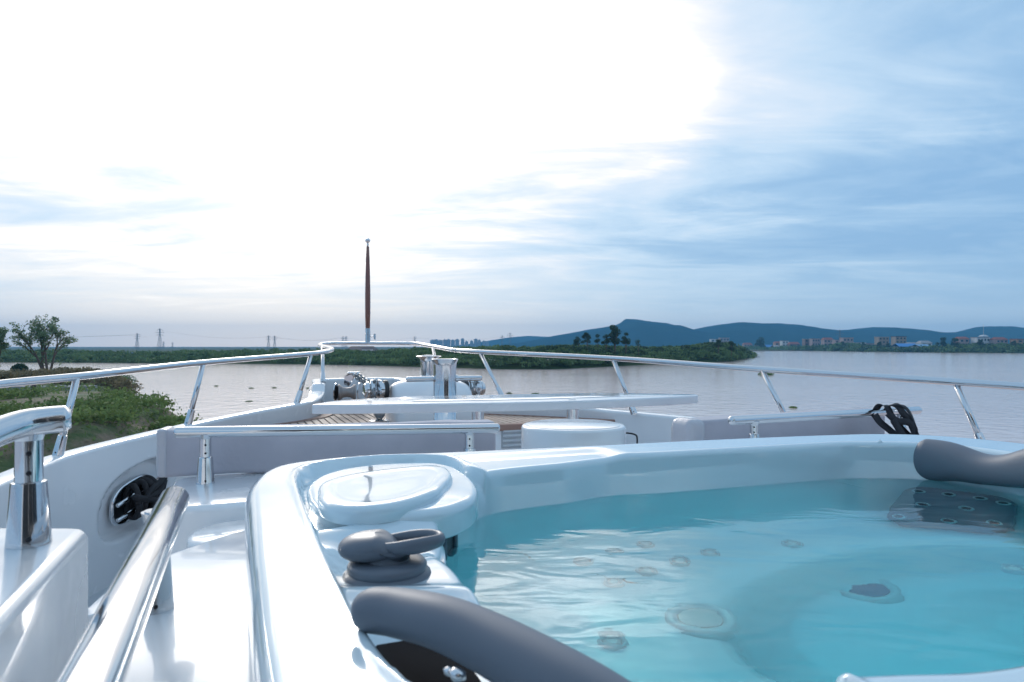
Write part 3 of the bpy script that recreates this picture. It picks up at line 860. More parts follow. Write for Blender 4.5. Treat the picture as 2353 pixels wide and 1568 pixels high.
# ================================================================== THE YACHT
U0 = 1.35
hw = [(-2.5, 2.62), (0, 2.60), (2, 2.56), (3, 2.52), (3.975, 2.40), (4.38, 2.315), (5.0, 2.02), (5.44, 1.76), (6.0, 1.26), (6.35, .90), (6.7, .74), (7.4, .61), (8.0, .56)]
side = [Vector((w, v)) for v, w in hw]
sp_ = spline([(w, v, 0) for v, w in hw] + [(.52, 8.22, 0), (.38, 8.32, 0), (.15, 8.36, 0), (0, 8.365, 0)], 26)
half = [(p.x, p.y) for p in sp_]
outl = [(U0 - w, v) for w, v in half] + [(U0 + w, v) for w, v in reversed(half[:-1])]     # port aft -> bow -> starboard aft
# resample evenly
cum = [0]
for a_, b_ in zip(outl, outl[1:]): cum.append(cum[-1] + math.dist(a_, b_))
NP = 900; samp = []
cumA = np.array(cum); oa = np.array(outl)
tt = np.linspace(0, cum[-1], NP); samp = np.stack([np.interp(tt, cumA, oa[:, 0]), np.interp(tt, cumA, oa[:, 1])], 1)
for _ in range(6): samp[1:-1] = samp[1:-1] * .5 + (samp[:-2] + samp[2:]) * .25
tan = np.gradient(samp, axis=0); tan /= np.linalg.norm(tan, axis=1)[:, None]
inn = np.stack([tan[:, 1], -tan[:, 0]], 1)      # inboard normal


def capz(v): return float(np.interp(v, [-3, 2, 3.5, 4.2, 5.4, 6.3, 7.12, 7.24, 8.4], [-.66, -.64, -.61, -.60, -.57, -.505, -.465, -.385, -.385]))


DECK = -1.45
yacht = thing('motor_yacht', 'white motor yacht foredeck with bulwarks, hull and coamings', 'yacht', W(U0, 3, -5))
# bulwark: outer face, rounded cap, inner face with the mooring recess pressed into it
CW = .13
i0 = min(range(NP // 2), key=lambda i: abs((lambda q: q.x / max(q.y, .1) - (324 - CX) / F)(W(samp[i][0] + inn[i][0] * CW, samp[i][1] + inn[i][1] * CW, 0))) + (0 if samp[i][1] > 2 else 9))
rec_c = W(samp[i0][0] + inn[i0][0] * CW, samp[i0][1] + inn[i0][1] * CW, 0); rz = -(1144 - HY) / F * rec_c.y


def recess(s_, z_):
    # sheared oval: rises towards the bow
    x = (s_ - tt[i0]); y = z_ - rz - .18 * x
    q = max(0.0, 1 - (abs(x / .36) ** 2.6 + abs(y / .215) ** 2.6))
    x2 = (s_ - tt[i0] + .62); y2 = z_ - rz + .52
    q2 = max(0.0, 1 - (abs(x2 / .15) ** 2.6 + abs(y2 / .10) ** 2.6))
    f_ = lambda q: (lambda t: t * t * (3 - 2 * t))(min(1, q / .32))
    return .075 * f_(q) + .06 * f_(q2)


vs = []; fs = []; cols = 0
zin = [k / 70 for k in range(71)]
for i in range(NP):
    u, v = samp[i]; n_ = inn[i]; cz = capz(v); r = .022
    prof = [(.0, cz - r)]
    prof += [(r * (1 - math.cos(a)), cz - r + r * math.sin(a)) for a in (math.pi / 8, math.pi / 4, 3 * math.pi / 8, math.pi / 2)]
    prof += [(CW * .5, cz + .003)]
    prof += [(CW - r + r * math.sin(a), cz - r + r * math.cos(a)) for a in (0, math.pi / 8, math.pi / 4, 3 * math.pi / 8, math.pi / 2)]
    for t_ in zin[1:]:
        z_ = cz - r + (DECK - cz + r) * t_; prof.append((CW - recess(tt[i], z_) - .03 * t_, z_))
    cols = len(prof)
    for off, z_ in prof: vs.append(W(u + n_[0] * off, v + n_[1] * off, z_))
for i in range(NP - 1):
    for k in range(cols - 1): fs.append((i * cols + k, i * cols + k + 1, (i + 1) * cols + k + 1, (i + 1) * cols + k))
obj('bulwark', vs, fs, gel, yacht)
# hull outside
vs = []; fs = []; lv = [0, .12, .3, .55, .8, 1.0]
for i in range(0, NP, 6):
    u, v = samp[i]; n_ = inn[i]; cz = capz(v) - .022
    for t_ in lv:
        z_ = cz + (-5.35 - cz) * t_; off = -.06 * math.sin(t_ * 3.0) + .55 * t_ ** 2.2 + (.9 * max(0, v - 5) / 3.3 * t_ ** 1.5)
        vs.append(W(u + n_[0] * off, v + n_[1] * off, z_))
m = len(lv); N6 = len(vs) // m
for i in range(N6 - 1):
    for k in range(m - 1): fs.append((i * m + k + 1, i * m + k, (i + 1) * m + k, (i + 1) * m + k + 1))
obj('hull', vs, fs, gel, yacht)
# rubbing line under the cap outside
mb = MB(); mb.tube([W(samp[i][0] + inn[i][0] * -.012, samp[i][1] + inn[i][1] * -.012, capz(samp[i][1]) - .10) for i in range(0, NP, 6)], .022, 8); mb.build('rubbing_strake', chrome, yacht)
# side deck floor
ins = [(samp[i][0] + inn[i][0] * .09, samp[i][1] + inn[i][1] * .09) for i in range(0, NP, 12)]
o = obj('side_deck', [W(u, v, DECK + .004) for u, v in ins], [tuple(range(len(ins)))[::-1]], deckm, yacht, False)
# coaming beside the tub (port and starboard) and across ahead of it
mb = MB(); mb.slab(ccw([(-.21, -1.05), (.14, -1.05), (.14, 2.13), (.05, 2.15), (-.02, 2.10), (-.10, 2.02), (-.165, 1.95), (-.20, 1.86)]), DECK, -.53, .022, steps=6); mb.build('coaming', gel, yacht, ang=50)
mb = MB(); mb.slab(ccw([(2.52, -1.05), (2.93, -1.05), (2.93, 1.9), (2.85, 2.02), (2.72, 2.08), (2.52, 2.05)]), DECK, -.53, .022, steps=6); mb.build('coaming', gel, yacht, ang=50)
mb = MB(); mb.slab([(.145, -1.05), (2.515, -1.05), (2.515, .22), (.145, .22)], DECK, -.53, .02, steps=3); mb.build('coaming', gel, yacht, ang=50)
for nm, (a0, a1) in (('port', (-.235, 1.16)), ('stbd', (1.75, 3.35))):
    mb = MB(); outv = rrect(a0, a1, 2.50 if nm == 'port' else 2.50, 3.10, .09)
    mb.slab(ccw(outv), DECK, -.535, .025, steps=6); mb.build('sofa_coaming', gel, yacht, ang=50)
mb = MB(); mb.lathe(W(.02, 2.30, 0) , [(.16, -1.45), (.16, -.60), (.155, -.585), (.14, -.578), (.0, -.576)], 40); mb.build('corner_pedestal', gel, yacht, ang=50)
# cockpit floor between sofas and foredeck
mb = MB(); mb.slab(ccw([(-.55, 3.0), (3.3, 3.0), (3.05, 4.3), (2.55, 5.2), (.1, 5.2), (-.3, 4.3)]), DECK + .01, -1.02, .01); mb.build('cockpit_floor', gel, yacht, ang=40)
# wheelhouse front behind the viewpoint
mb = MB(); mb.slab(ccw([(-1.7, -1.7), (-1.3, -1.35), (0.2, -1.1), (2.5, -1.1), (4.0, -1.35), (4.4, -1.7), (4.4, -2.4), (-1.7, -2.4)]), DECK, 1.75, .08); mb.build('wheelhouse', gel, yacht, ang=40)
mb = MB(); mb.slab(ccw([(-1.9, -1.6), (-1.4, -1.2), (0.2, -.85), (2.5, -.85), (4.1, -1.2), (4.6, -1.6), (4.6, -2.4), (-1.9, -2.4)]), 1.76, 1.90, .05); mb.build('wheelhouse_roof', gel, yacht, ang=40)
wgl = mat('tinted_glass', (.015, .018, .022), .05)
for (ua, va), (ub, vb_) in (((-1.28, -1.33), (0.18, -1.10)), ((.215, -1.095), (1.335, -1.095)), ((1.365, -1.095), (2.485, -1.095)), ((2.52, -1.10), (3.98, -1.33))):
    mb = MB(); mb.hexa([W(ua, va - .01, -.55), W(ub, vb_ - .01, -.55), W(ub, vb_ + .012, -.55), W(ua, va + .012, -.55), W(ua, va - .01, 1.55), W(ub, vb_ - .01, 1.55), W(ub, vb_ + .012, 1.55), W(ua, va + .012, 1.55)]); mb.build('wheelhouse_window', wgl, yacht, False)
# block on the port side with the short handrail
o2 = [(-.275, -.6), (-.275, .9), (-.255, 1.47), (-.262, 1.49), (-.285, 1.505), (-.6, 1.64), (-1.20, 1.90), (-1.20, -.6)]
mb = MB(); mb.slab(ccw(o2), DECK, -.34, .02, steps=6); mb.build('boarding_step', gel, yacht, ang=50)

# foredeck platform with teak
FZ = -.655
fd = thing('foredeck', 'raised foredeck platform laid with narrow teak planks', 'deck', W(U0, 6, FZ))


def half_at(v, off):
    # inner half width of the bulwark at v
    best = np.interp(v, [p[1] for p in half], [p[0] for p in half]); return best - off


vsf = [5.26 + k * .1 for k in range(0, 31)]
ol = [(U0 - half_at(v, .10), v) for v in vsf] + [(U0 + half_at(v, .10), v) for v in reversed(vsf)]
mb = MB(); mb.slab(ccw(ol), DECK + .02, FZ - .012, .006, steps=2); mb.build('platform', gel, fd, ang=40)
mb = MB(); ol2 = [(U0 - half_at(v, .135) - 0, v) for v in vsf] + [(U0 + half_at(v, .135), v) for v in reversed(vsf)]
mb.slab(ccw(ol2), FZ - .013, FZ - .004, .002, steps=1); mb.build('caulking', caulk, fd, ang=40)
# margin planks
for sgn in (-1, 1):
    mb = MB(); pts = [(U0 + sgn * half_at(v, .15), v) for v in vsf if v < 8.0]; pin = [(U0 + sgn * half_at(v, .25), v) for v in vsf if v < 8.0]
    mb.slab(ccw(pts + pin[::-1]), FZ - .003, FZ + .004, .002, steps=1); mb.build('margin_plank', teakd, fd, ang=40)
mb = MB(); mb.slab(ccw([(U0 - half_at(5.26, .10), 5.235), (U0 + half_at(5.26, .10), 5.235), (U0 + half_at(5.36, .25), 5.335), (U0 - half_at(5.36, .25), 5.335)]), FZ - .045, FZ + .005, .006, steps=2); mb.build('margin_plank', teakd, fd, ang=40)
pw = .062; k = -26
while k < 26:
    u = U0 + k * pw; uc = abs(u + pw / 2 - U0)
    # forward limit of the plank
    vmax = 5.36
    for v in np.arange(5.36, 7.9, .02):
        if half_at(v, .26) > uc + pw * .4: vmax = v
    if vmax > 5.5:
        mb = MB(); g = .006
        ve = vmax
        mb.slab([(u + g, 5.345), (u + pw - g, 5.345), (u + pw - g, ve - (.0 if u < U0 else .035)), (u + g, ve - (.035 if u < U0 else .0))], FZ - .003, FZ + .004, .0015, steps=1); mb.build('plank', teak, fd, False)
    k += 1
# louvred vent in the aft face
vb = W(0, 5.25, 0)
vt = P(1157, 985, 5.62); vt2 = P(1199, 985, 5.75)
for z_ in (-.705, -.745, -.785, -.825):
    mb = MB(); u_a = 1.72; 
    ua = UV(P(1157, 985, 5.62))[0]; ub = ua + .165
    mb.hexa([W(ua, 5.255, z_ - .012), W(ub, 5.255, z_ - .012), W(ub, 5.262, z_ - .012), W(ua, 5.262, z_ - .012), W(ua, 5.225, z_ + .006), W(ub, 5.225, z_ + .006), W(ub, 5.262, z_ + .013), W(ua, 5.262, z_ + .013)])
    mb.build('louvre', gel, fd, False)
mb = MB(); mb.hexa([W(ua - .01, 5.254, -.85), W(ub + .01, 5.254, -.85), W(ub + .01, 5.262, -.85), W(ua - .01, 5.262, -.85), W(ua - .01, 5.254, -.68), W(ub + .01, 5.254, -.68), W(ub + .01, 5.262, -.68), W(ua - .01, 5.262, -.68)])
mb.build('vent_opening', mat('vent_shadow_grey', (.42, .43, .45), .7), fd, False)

# ------------------------------------------------------------------ rails
rail_pts = [(-560, 960, 2.5), (-250, 918, 2.95), (0, 883, 3.45), (175, 866, 3.78), (465, 834, 4.95), (712, 813.5, 6.15), (752, 807.5, 6.55)]
rp = spline([P(*a) for a in rail_pts], 10)
cn = [P(*a) for a in ((762, 804.5, 6.75), (763, 802.5, 6.9), (757, 799.8, 7.15), (742, 796.0, 7.7), (735.5, 793.8, 7.95), (735, 792.2, 8.1), (742, 790.7, 8.2), (756, 789.8, 8.28), (790, 789.2, 8.32), (845, 789.2, 8.36), (940, 789.6, 8.3), (962, 791, 8.2), (985, 794.8, 7.95), (1010, 799, 7.65), (1030, 803, 7.35), (1045, 805, 7.2))]
rp2 = spline([P(*a) for a in ((1045, 805, 7.2), (1105, 809, 6.8), (1408, 824, 5.98), (1750, 849, 5.03), (2195, 878, 4.2), (2353, 889, 3.95), (2800, 925, 3.4))], 10)
br = thing('bow_rail', 'polished stainless rail running round the whole bow on raked posts', 'rail', P(845, 880, 7))
mb = MB(); mb.tube(rp[:-1] + spline([rp[-1]] + cn, 5) , .0215, 16); mb.build('top_rail', chrome, br)
mb = MB(); mb.tube(rp2, .0225, 16); mb.tube([rp2[0], rp2[1]], .0245, 16); mb.build('top_rail', chrome, br)


def post(top, base, r=.0185, rs0=.0225, rs1=.0285, frac=.26, parent=None, joined=True):
    top, base = Vector(top), Vector(base); ax = (top - base)
    L_ = ax.length; mb_ = MB(); mb_.tube([base, base + ax * .5, top], r, 14); o_ = mb_.build('rail_post', chrome, parent)
    mb_ = MB(); prof = [(rs1, -.004), (rs1, .01), (rs0 + .001, L_ * frac - .006), (rs0, L_ * frac - .002), (rs0 - .003, L_ * frac)]
    mb_.lathe(base, prof, 20, ax); mb_.build('sleeve', chrome, o_, ang=40)
    a_ = ax.normalized(); d_ = Vector((0, -1, 0)); d_ = (d_ - a_ * d_.dot(a_)).normalized()
    mb_ = MB(); c_ = base + a_ * .016 + d_ * (rs1 - .001); mb_.lathe(c_, [(.0045, -.002), (.0045, .0012), (.002, .0016)], 10, d_); mb_.build('set_screw', darkhole, o_)
    return o_


lp = [((176, 869, 3.78), (133, 1057, 3.72)), ((466, 838, 4.95), (432, 979, 4.92)), ((714, 817, 6.15), (682, 930, 6.02)), ((741, 797, 7.75), (742, 893, 7.25)),
      ((995, 800, 7.7), (1012, 885, 7.3)), ((1104, 812, 6.8), (1158, 918, 6.55)), ((1410, 828, 5.97), (1457, 945, 5.86)), ((1752, 853, 5.02), (1822, 981, 4.86)), ((2197, 882, 4.2), (2264, 1013, 4.08)), ((-330, 932, 2.85), (-372, 1160, 2.8))]
for k, (a_, b_) in enumerate(lp):
    tpn = P(*a_); bs = P(*b_)
    if k == 3: tpn = P(741, 806, 7.0); tpn = P(741, 797.5, 7.6)
    # seat the base on the cap
    u_, v_ = UV(bs); bs.z = Z0 + capz(v_) - .002
    post(tpn, bs, parent=br)


def handrail(name, label, pts, r, posts, zbase, group=None):
    path = [P(*a) if not isinstance(a, Vector) else a for a in pts]
    t = thing(name, label, 'handrail', tuple(path[len(path) // 2] - Vector((0, 0, .2))), group)
    mb_ = MB()
    if len(path) == 2:
        mb_.capsule(path[0], path[1], r, 24)
    else:
        sp = spline(path, 8); rs = [r] * len(sp); rs[-1] = r * .7; rs[-2] = r * .93; rs[0] = r * .7
        sp[-2] = sp[-1] - (sp[-1] - sp[-3]).normalized() * r * .3
        mb_.tube(sp, rs, 24)
    mb_.build('top_bar', chrome, t)
    for px, Y, zr in posts:
        q = P(px, 900, Y); top = Vector((q.x, q.y, zr)); base = Vector((q.x, q.y, zbase)); H_ = zr - zbase
        m_ = MB(); m_.lathe(base, [(.021, H_ * .4), (.021, H_ - r * .3)], 24); m_.lathe(base, [(.021, H_ - r * 1.25), (.0235, H_ - r * .85), (.027, H_ - r * .4)], 24)
        po = m_.build('post', chrome, t, ang=50)
        m_ = MB(); m_.lathe(base, [(.034, 0), (.034, .006), (.033, .012), (.0268, H_ * .50), (.0262, H_ * .50 + .004), (.0225, H_ * .50 + .005)], 32); m_.build('sleeve', chrome, po, ang=40)
        toc = (Vector((0, 0, base.z)) - base); toc.z = 0; toc.normalize()
        for hz_ in (.016, H_ * .60, H_ * .76):
            rr = .033 if hz_ < .02 else .0208
            m_ = MB(); m_.lathe(base + Vector((0, 0, hz_)) + toc * rr, [(.0042, -.002), (.0042, .0012), (.002, .0015)], 12, toc); m_.build('set_screw', darkhole, po)
    return t


CZ = Z0 - .53
hA = handrail('handrail', 'straight stainless handrail in front of the left sofa back', [(400, 994, 2.62), (1147, 984.5, 2.98)], .0215, [(472, 2.655, P(472, 993, 2.655).z), (1079, 2.95, P(1079, 985, 2.95).z)], Z0 - .536, 'short stainless handrails')
hB = handrail('handrail', 'stainless handrail in front of the right sofa with black straps over it', [(1678, 967, 3.42), (2112, 943, 4.25)], .0235, [(1733, 3.5, P(1733, 964, 3.5).z), (2070, 4.15, P(2070, 945, 4.15).z)], Z0 - .536, 'short stainless handrails')
zc = Z0 - .322
near = [W(-.136, .28, -.330), W(-.118, 1.0, -.322), W(-.120, 1.60, -.322)]
hC = handrail('handrail', 'thick blurred stainless handrail running towards the camera beside the tub', [near[0], near[2]], .0290, [(358, 1.375, zc)], Z0 - .531, 'short stainless handrails')
hD = handrail('handrail', 'bent stainless handrail on the white step at the left edge', [(-330, 1160, .90), (-130, 1052, 1.02), (-20, 1000, 1.10), (50, 975, 1.15), (110, 966, 1.18), (163, 962, 1.20)], .0235, [(66, 1.17, P(66, 972, 1.17).z)], Z0 - .341, 'short stainless handrails')

# jackstaff
js = thing('jackstaff', 'bare varnished wooden jackstaff with steel ball on the bow rail', 'jackstaff', P(845, 788, 8.36))
jb = P(845, 787, 8.36); k_ = 8.36 / F
mb = MB(); mb.lathe(jb, [(.030, -.01), (.030, 18 * k_), (.036, 18.5 * k_), (.036, 20 * k_), (.030, 20.5 * k_), (.030, 32 * k_)], 20); so = mb.build('socket', chrome, js, ang=40)
mb = MB(); mb.tube([jb + Vector((.02, 0, 13 * k_)), jb + Vector((.085, 0, 13 * k_))], .008, 10); mb.lathe(jb + Vector((.085, 0, 13 * k_ - .035)), [(.012, 0), (.012, .07)], 12); mb.build('thumbscrew', chrome, so, ang=40)
mb = MB(); mb.lathe(jb, [(.028, 32 * k_), (.0325, 70 * k_), (.033, 110 * k_), (.029, 150 * k_), (.024, 190 * k_), (.018, 219 * k_)], 18); mb.build('staff', wood, js)
mb = MB(); mb.lathe(jb, [(.014, 219 * k_), (.011, 226 * k_), (.011, 229 * k_)] + [(max(.002, .031 * math.sin(math.pi * t / 12)), 234 * k_ - .031 * math.cos(math.pi * t / 12)) for t in range(2, 13)], 20); mb.build('ball', chrome, js)

# ------------------------------------------------------------------ sofas


def sofa(label, a_, b_, ztop, zbot, thick, seatdir, group, frontl):
    a_, b_ = Vector(a_), Vector(b_); a_.z = b_.z = 0
    t = thing('sofa', label, 'sofa', ((a_.x + b_.x) / 2, (a_.y + b_.y) / 2, Z0 - 1.0), group)
    ax = (b_ - a_).normalized(); nr = Vector((-ax.y, ax.x, 0)); L_ = (b_ - a_).length

    def pad(x0, x1, y0, y1, z0, z1, r, name, m_, parent, puff=.0):
        nx, ny, nz = 26, 8, 8; mb_ = MB(); bmm = bmesh.new()
        bmesh.ops.create_cube(bmm, size=1)
        for v in bmm.verts: v.co = Vector(((x0 + x1) / 2 + v.co.x * (x1 - x0), (y0 + y1) / 2 + v.co.y * (y1 - y0), (z0 + z1) / 2 + v.co.z * (z1 - z0)))
        bmesh.ops.bevel(bmm, geom=bmm.edges[:], offset=r, segments=5, profile=.6, affect='EDGES')
        bmesh.ops.subdivide_edges(bmm, edges=[e for e in bmm.edges if e.calc_length() > .15], cuts=14, use_grid_fill=True)
        vs_ = []
        for v in bmm.verts:
            q = a_ + ax * v.co.x + nr * v.co.y + Vector((0, 0, v.co.z))
            n_ = mnoise.noise(q * 4.5) * puff + mnoise.noise(q * 14) * puff * .3
            q += v.normal.x * ax * n_ + v.normal.y * nr * n_ + Vector((0, 0, v.normal.z * n_)) if v.normal.length else Vector()
            vs_.append(q)
        bmm.faces.ensure_lookup_table(); fs_ = [tuple(l.index for l in f.verts) for f in bmm.faces]
        bmm.free(); return obj(name, vs_, fs_, m_, parent)
    pad(0, L_, 0, thick, Z0 + zbot, Z0 + ztop, .022, 'backrest', fabric, t, .008)
    # vinyl end cover
    if frontl:
        pad(-.010, .022, -.006, thick + .006, Z0 + zbot + .004, Z0 + ztop + .004, .012, 'end_cover', pvc, t, .012)
    else:
        pad(-.02, .10, -.010, thick + .01, Z0 + zbot + .004, Z0 + ztop + .008, .05, 'end_cover', pvc, t, .012)
    pad(.02, L_ - .02, thick, thick + .52, Z0 - .80, Z0 - .70, .03, 'seat', fabric, t, .008)
    pad(.0, L_, -.0, thick + .50, Z0 - 1.12, Z0 - .80, .02, 'base', gel, t, 0)
    # piping along the top edge
    mb_ = MB(); mb_.tube([a_ + ax * s + nr * .02 + Vector((0, 0, Z0 + ztop - .006)) for s in (.06, L_ * .5, L_ - .04)], .005, 8); mb_.build('piping', fabric, t)
    return t


sofa('mauve grey sofa back behind the left handrail, left of the round stool', P(368, 0, 2.76), P(1140, 0, 3.10), -.345, -.533, .13, 1, 'bow sofas', True)
sofa('mauve grey sofa back behind the right handrail, beside the black straps', P(1590, 0, 3.62), P(2035, 0, 4.30), -.40, -.62, .16, 1, 'bow sofas', False)

# table
tb = thing('table', 'long white boat shaped table top with rounded ends on steel legs', 'table', W(1.6, 4.0, -1.02))
tz = -.32
tp_ = [(717, 929.5), (735, 930), (876, 929), (1047, 926.5), (1206, 924), (1364, 919.5), (1525, 913), (1585, 910), (1603, 908.5), (1600, 907.2), (1578, 906), (1471, 904), (1364, 903.3), (1206, 906), (998, 910), (876, 914.5), (778, 920.5), (735, 926)]
tuv = [UV(PZ(a_, b_, .32)) for a_, b_ in tp_]
tsp = [(p.x, p.y) for p in spline([(a_, b_, 0) for a_, b_ in tuv], 6, closed=True)]
tsp = ccw(tsp)
mb = MB(); mb.slab(tsp, tz - .052, tz, .010, .006, steps=5); mb.build('tabletop', gel, tb, ang=60)
cxy = (sum(a_ for a_, b_ in tsp) / len(tsp), sum(b_ for a_, b_ in tsp) / len(tsp))
mb = MB(); ins2 = [(cxy[0] + (a_ - cxy[0]) * .55, cxy[1] + (b_ - cxy[1]) * .45) for a_, b_ in tsp]
mb.slab(ins2, tz + .0005, tz + .0035, .002, steps=2); mb.build('inlay_rim', gel, tb, ang=60)
for px, Y in ((1098, 4.05), (1316, 4.15)):
    q = P(px, 950, Y); mb = MB(); mb.lathe((q.x, q.y, Z0), [(.09, -1.02), (.09, -1.005), (.05, -.99), (.036, -.985), (.036, tz - .065), (.06, tz - .060), (.06, tz - .0525)], 28); mb.build('leg', chrome, tb, ang=40)
mb = MB(); q = PZ(1163 + 151, 921, .325); mb.box((q.x, q.y - .004, Z0 + tz - .004), .045, .02, .014, math.radians(8)); mb.build('latch', mat('white_plastic', (.82, .82, .82), .3), tb, False)

# stool
q = P(1317.5, 976, 3.08); sr = 119.5 / F * 3.08
st = thing('stool', 'round white drum stool between the two sofas behind the tub', 'stool', (q.x, q.y, Z0 - 1.02))
mb = MB(); h0 = q.z - Z0
mb.lathe((q.x, q.y, Z0), [(sr * .98, -1.02), (sr, h0 - .10), (sr, h0 - .012), (sr - .003, h0 - .004), (sr - .010, h0), (sr - .02, h0 + .001)], 64); mb.build('drum', gel, st, ang=60)
mb = MB(); mb.lathe((q.x, q.y, Z0), [(sr - .024, h0 - .004), (sr - .024, h0 + .0025), (sr - .028, h0 + .004), (.01, h0 + .005)], 64); mb.build('top_panel', gel, st, ang=60)
mb = MB(); pth = [P(1436, 995, 3.9), P(1452, 997, 3.9), P(1462, 1001, 3.9), P(1464, 1008, 3.9), P(1464, 1022, 3.9)]; mb.tube(spline(pth, 5), .005, 8)
o = mb.build('cable', blackp, None); tag(o, 'thin black cable curving out from behind the round stool', 'cable')

# ------------------------------------------------------------------ windlass, bollards, chain
wd = thing('windlass', 'white dome sided anchor windlass with chain gypsies at both ends', 'windlass', P(985, 960, 5.95))


def frameY(px, py, Y): return P(px, py, Y)


# housing: barrel across the boat (axis left-right in view) rising from a plinth
prof = []
ax0 = P(897, 895, 5.85); ax1 = P(1075, 893, 6.15); axv = (ax1 - ax0).normalized(); LL = (ax1 - ax0).length
vs = []; fs = []; NS, NA = 36, 40
fwd = Vector((-axv.y, axv.x, 0)).normalized()
for i in range(NS + 1):
    s_ = i / NS; e = min(s_, 1 - s_) * 2; bulge = (1 - (1 - min(1, e * 1.9)) ** 2.4) ** .5 * .24 + .06 if e > 0 else .06
    rr = .085 + (bulge - .06) * .42
    zt_ = ax0.z - .02 + rr * .45 + .03 * math.sin(math.pi * s_)
    for k in range(NA + 1):
        a_ = math.pi * k / NA      # front bottom, over the top, back bottom
        yy = -math.cos(a_) * (rr + .07); zz = math.sin(a_) ** .75 * (zt_ - (Z0 - .66)) if k not in (0, NA) else 0
        vs.append(ax0 + axv * (LL * s_) + fwd * yy + Vector((0, 0, (Z0 - .66) - ax0.z + zz)))
n = NA + 1
for i in range(NS):
    for k in range(NA): fs.append((i * n + k, i * n + k + 1, (i + 1) * n + k + 1, (i + 1) * n + k))
fs.append(tuple(range(n))); fs.append(tuple(NS * n + k for k in range(n))[::-1])
o = obj('housing', vs, fs, gel, wd); auto(o, 50)


def gypsy(c, axis, sgn):
    mb_ = MB(); R = .088; w = .13
    # grooved wheel
    pr = [(.03, -.10), (.052, -.098), (.056, -.085), (.070, -.080), (.074, -.062), (.070, -.058), (.060, -.055), (.060, -.052), (R, -.050), (R, -.034), (.066, -.012), (.060, 0), (.066, .012), (R, .034), (R, .050), (.070, .055), (.070, .085)]
    mb_.lathe(c, pr, 36, axis); g_o = mb_.build('gypsy', chrome, wd, ang=30)
    # star pockets
    a0_ = Vector(axis).normalized(); x = Vector((0, 0, 1)); y = a0_.cross(x)
    m2 = MB()
    for k in range(7):
        an = 2 * math.pi * k / 7 + .2
        for s_ in (-1, 1):
            d_ = x * math.cos(an) + y * math.sin(an); tn = -x * math.sin(an) + y * math.cos(an)
            b0 = Vector(c) + d_ * .062 + a0_ * s_ * .010; b1 = Vector(c) + d_ * .092 + a0_ * s_ * .036
            m2.hexa([b0 - tn * .012, b0 + tn * .012, b0 + tn * .010 + a0_ * s_ * .026, b0 - tn * .010 + a0_ * s_ * .026, b1 - tn * .016 - a0_ * s_ * .014, b1 + tn * .016 - a0_ * s_ * .014, b1 + tn * .016, b1 - tn * .016])
    m2.build('pocket_teeth', chrome, g_o, False)
    m3 = MB(); m3.lathe(Vector(c) + a0_ * .070, [(.082, 0), (.086, .01), (.086, .030), (.078, .036)], 32, axis); m3.build('brake_drum', blackp, wd, ang=30)


gl = P(862, 897, 5.82) - axv * .0; gypsy(gl, axv, 1)
gr_ = P(1088, 893, 6.2); gypsy(gr_, -axv, 1)
# tall steel bollards with flared tops and the cross bar
bo = thing('bollard', 'front polished steel mooring bollard with a flared top and cross bar', 'bollard', P(1022, 975, 5.5), 'paired mooring bollards')
q = P(1022, 975, 5.5); kk = 5.5 / F
mb = MB(); zt_ = P(0, 826, 5.5).z - Z0
mb.lathe((q.x, q.y, Z0), [(.16, FZ), (.16, FZ + .012), (.10, FZ + .02), (26.5 * kk, FZ + .03), (26.5 * kk, zt_ - .05), (27.5 * kk, zt_ - .025), (30.5 * kk, zt_ - .006), (31 * kk, zt_), (30 * kk, zt_ + .004), (24 * kk, zt_ - .004), (.01, zt_ - .006)], 48); mb.build('column', chrome, bo, ang=50)
mb = MB(); c0 = P(933, 872, 5.48); c1 = P(1107, 869, 5.62); mb.capsule(c0, c1, .022, 20); mb.build('cross_bar', chrome, bo)
for px in (999, 1046):
    mb = MB(); c_ = c0.lerp(c1, (px - 933) / 174); mb.lathe(c_ - axv * .02, [(.027, 0), (.031, .01), (.031, .03), (.027, .04)], 24, (c1 - c0)); mb.build('collar', chrome, bo, ang=40)
bo = thing('bollard', 'rear polished steel bollard with a flared capped top', 'bollard', P(985, 900, 6.25), 'paired mooring bollards')
q = P(985, 900, 6.25); kk = 6.25 / F; zt_ = P(0, 819, 6.25).z - Z0
mb = MB(); mb.lathe((q.x, q.y, Z0), [(.15, FZ), (.15, FZ + .02), (18.5 * kk, FZ + .03), (18 * kk, zt_ - .24), (18 * kk, zt_ - .05), (20 * kk, zt_ - .02), (29 * kk, zt_ - .002), (29.5 * kk, zt_), (28 * kk, zt_ + .004), (18 * kk, zt_), (17 * kk, zt_ + .008), (.01, zt_ + .014)], 48); mb.build('column', chrome, bo, ang=50)
mb = MB(); mb.lathe((q.x, q.y, Z0), [(22 * kk, P(0, 872, 6.25).z - Z0 - .05), (22 * kk, P(0, 868, 6.25).z - Z0), (19 * kk, P(0, 863, 6.25).z - Z0)], 40); mb.build('collar', chrome, bo, ang=40)

# chain
ch = thing('anchor_chain', 'galvanised anchor chain running from the bow roller over the left gypsy', 'chain', P(845, 870, 5.9))
lm = None
ring = []
mbl = MB(); cl = []
for k in range(20):
    a_ = 2 * math.pi * k / 20; cl.append(Vector((math.cos(a_) * .013, 0, math.sin(a_) * .013 + (.012 if math.sin(a_) > 0 else -.012))))
mbl.tube(cl, .0058, 8, closed=True)
me_link = None


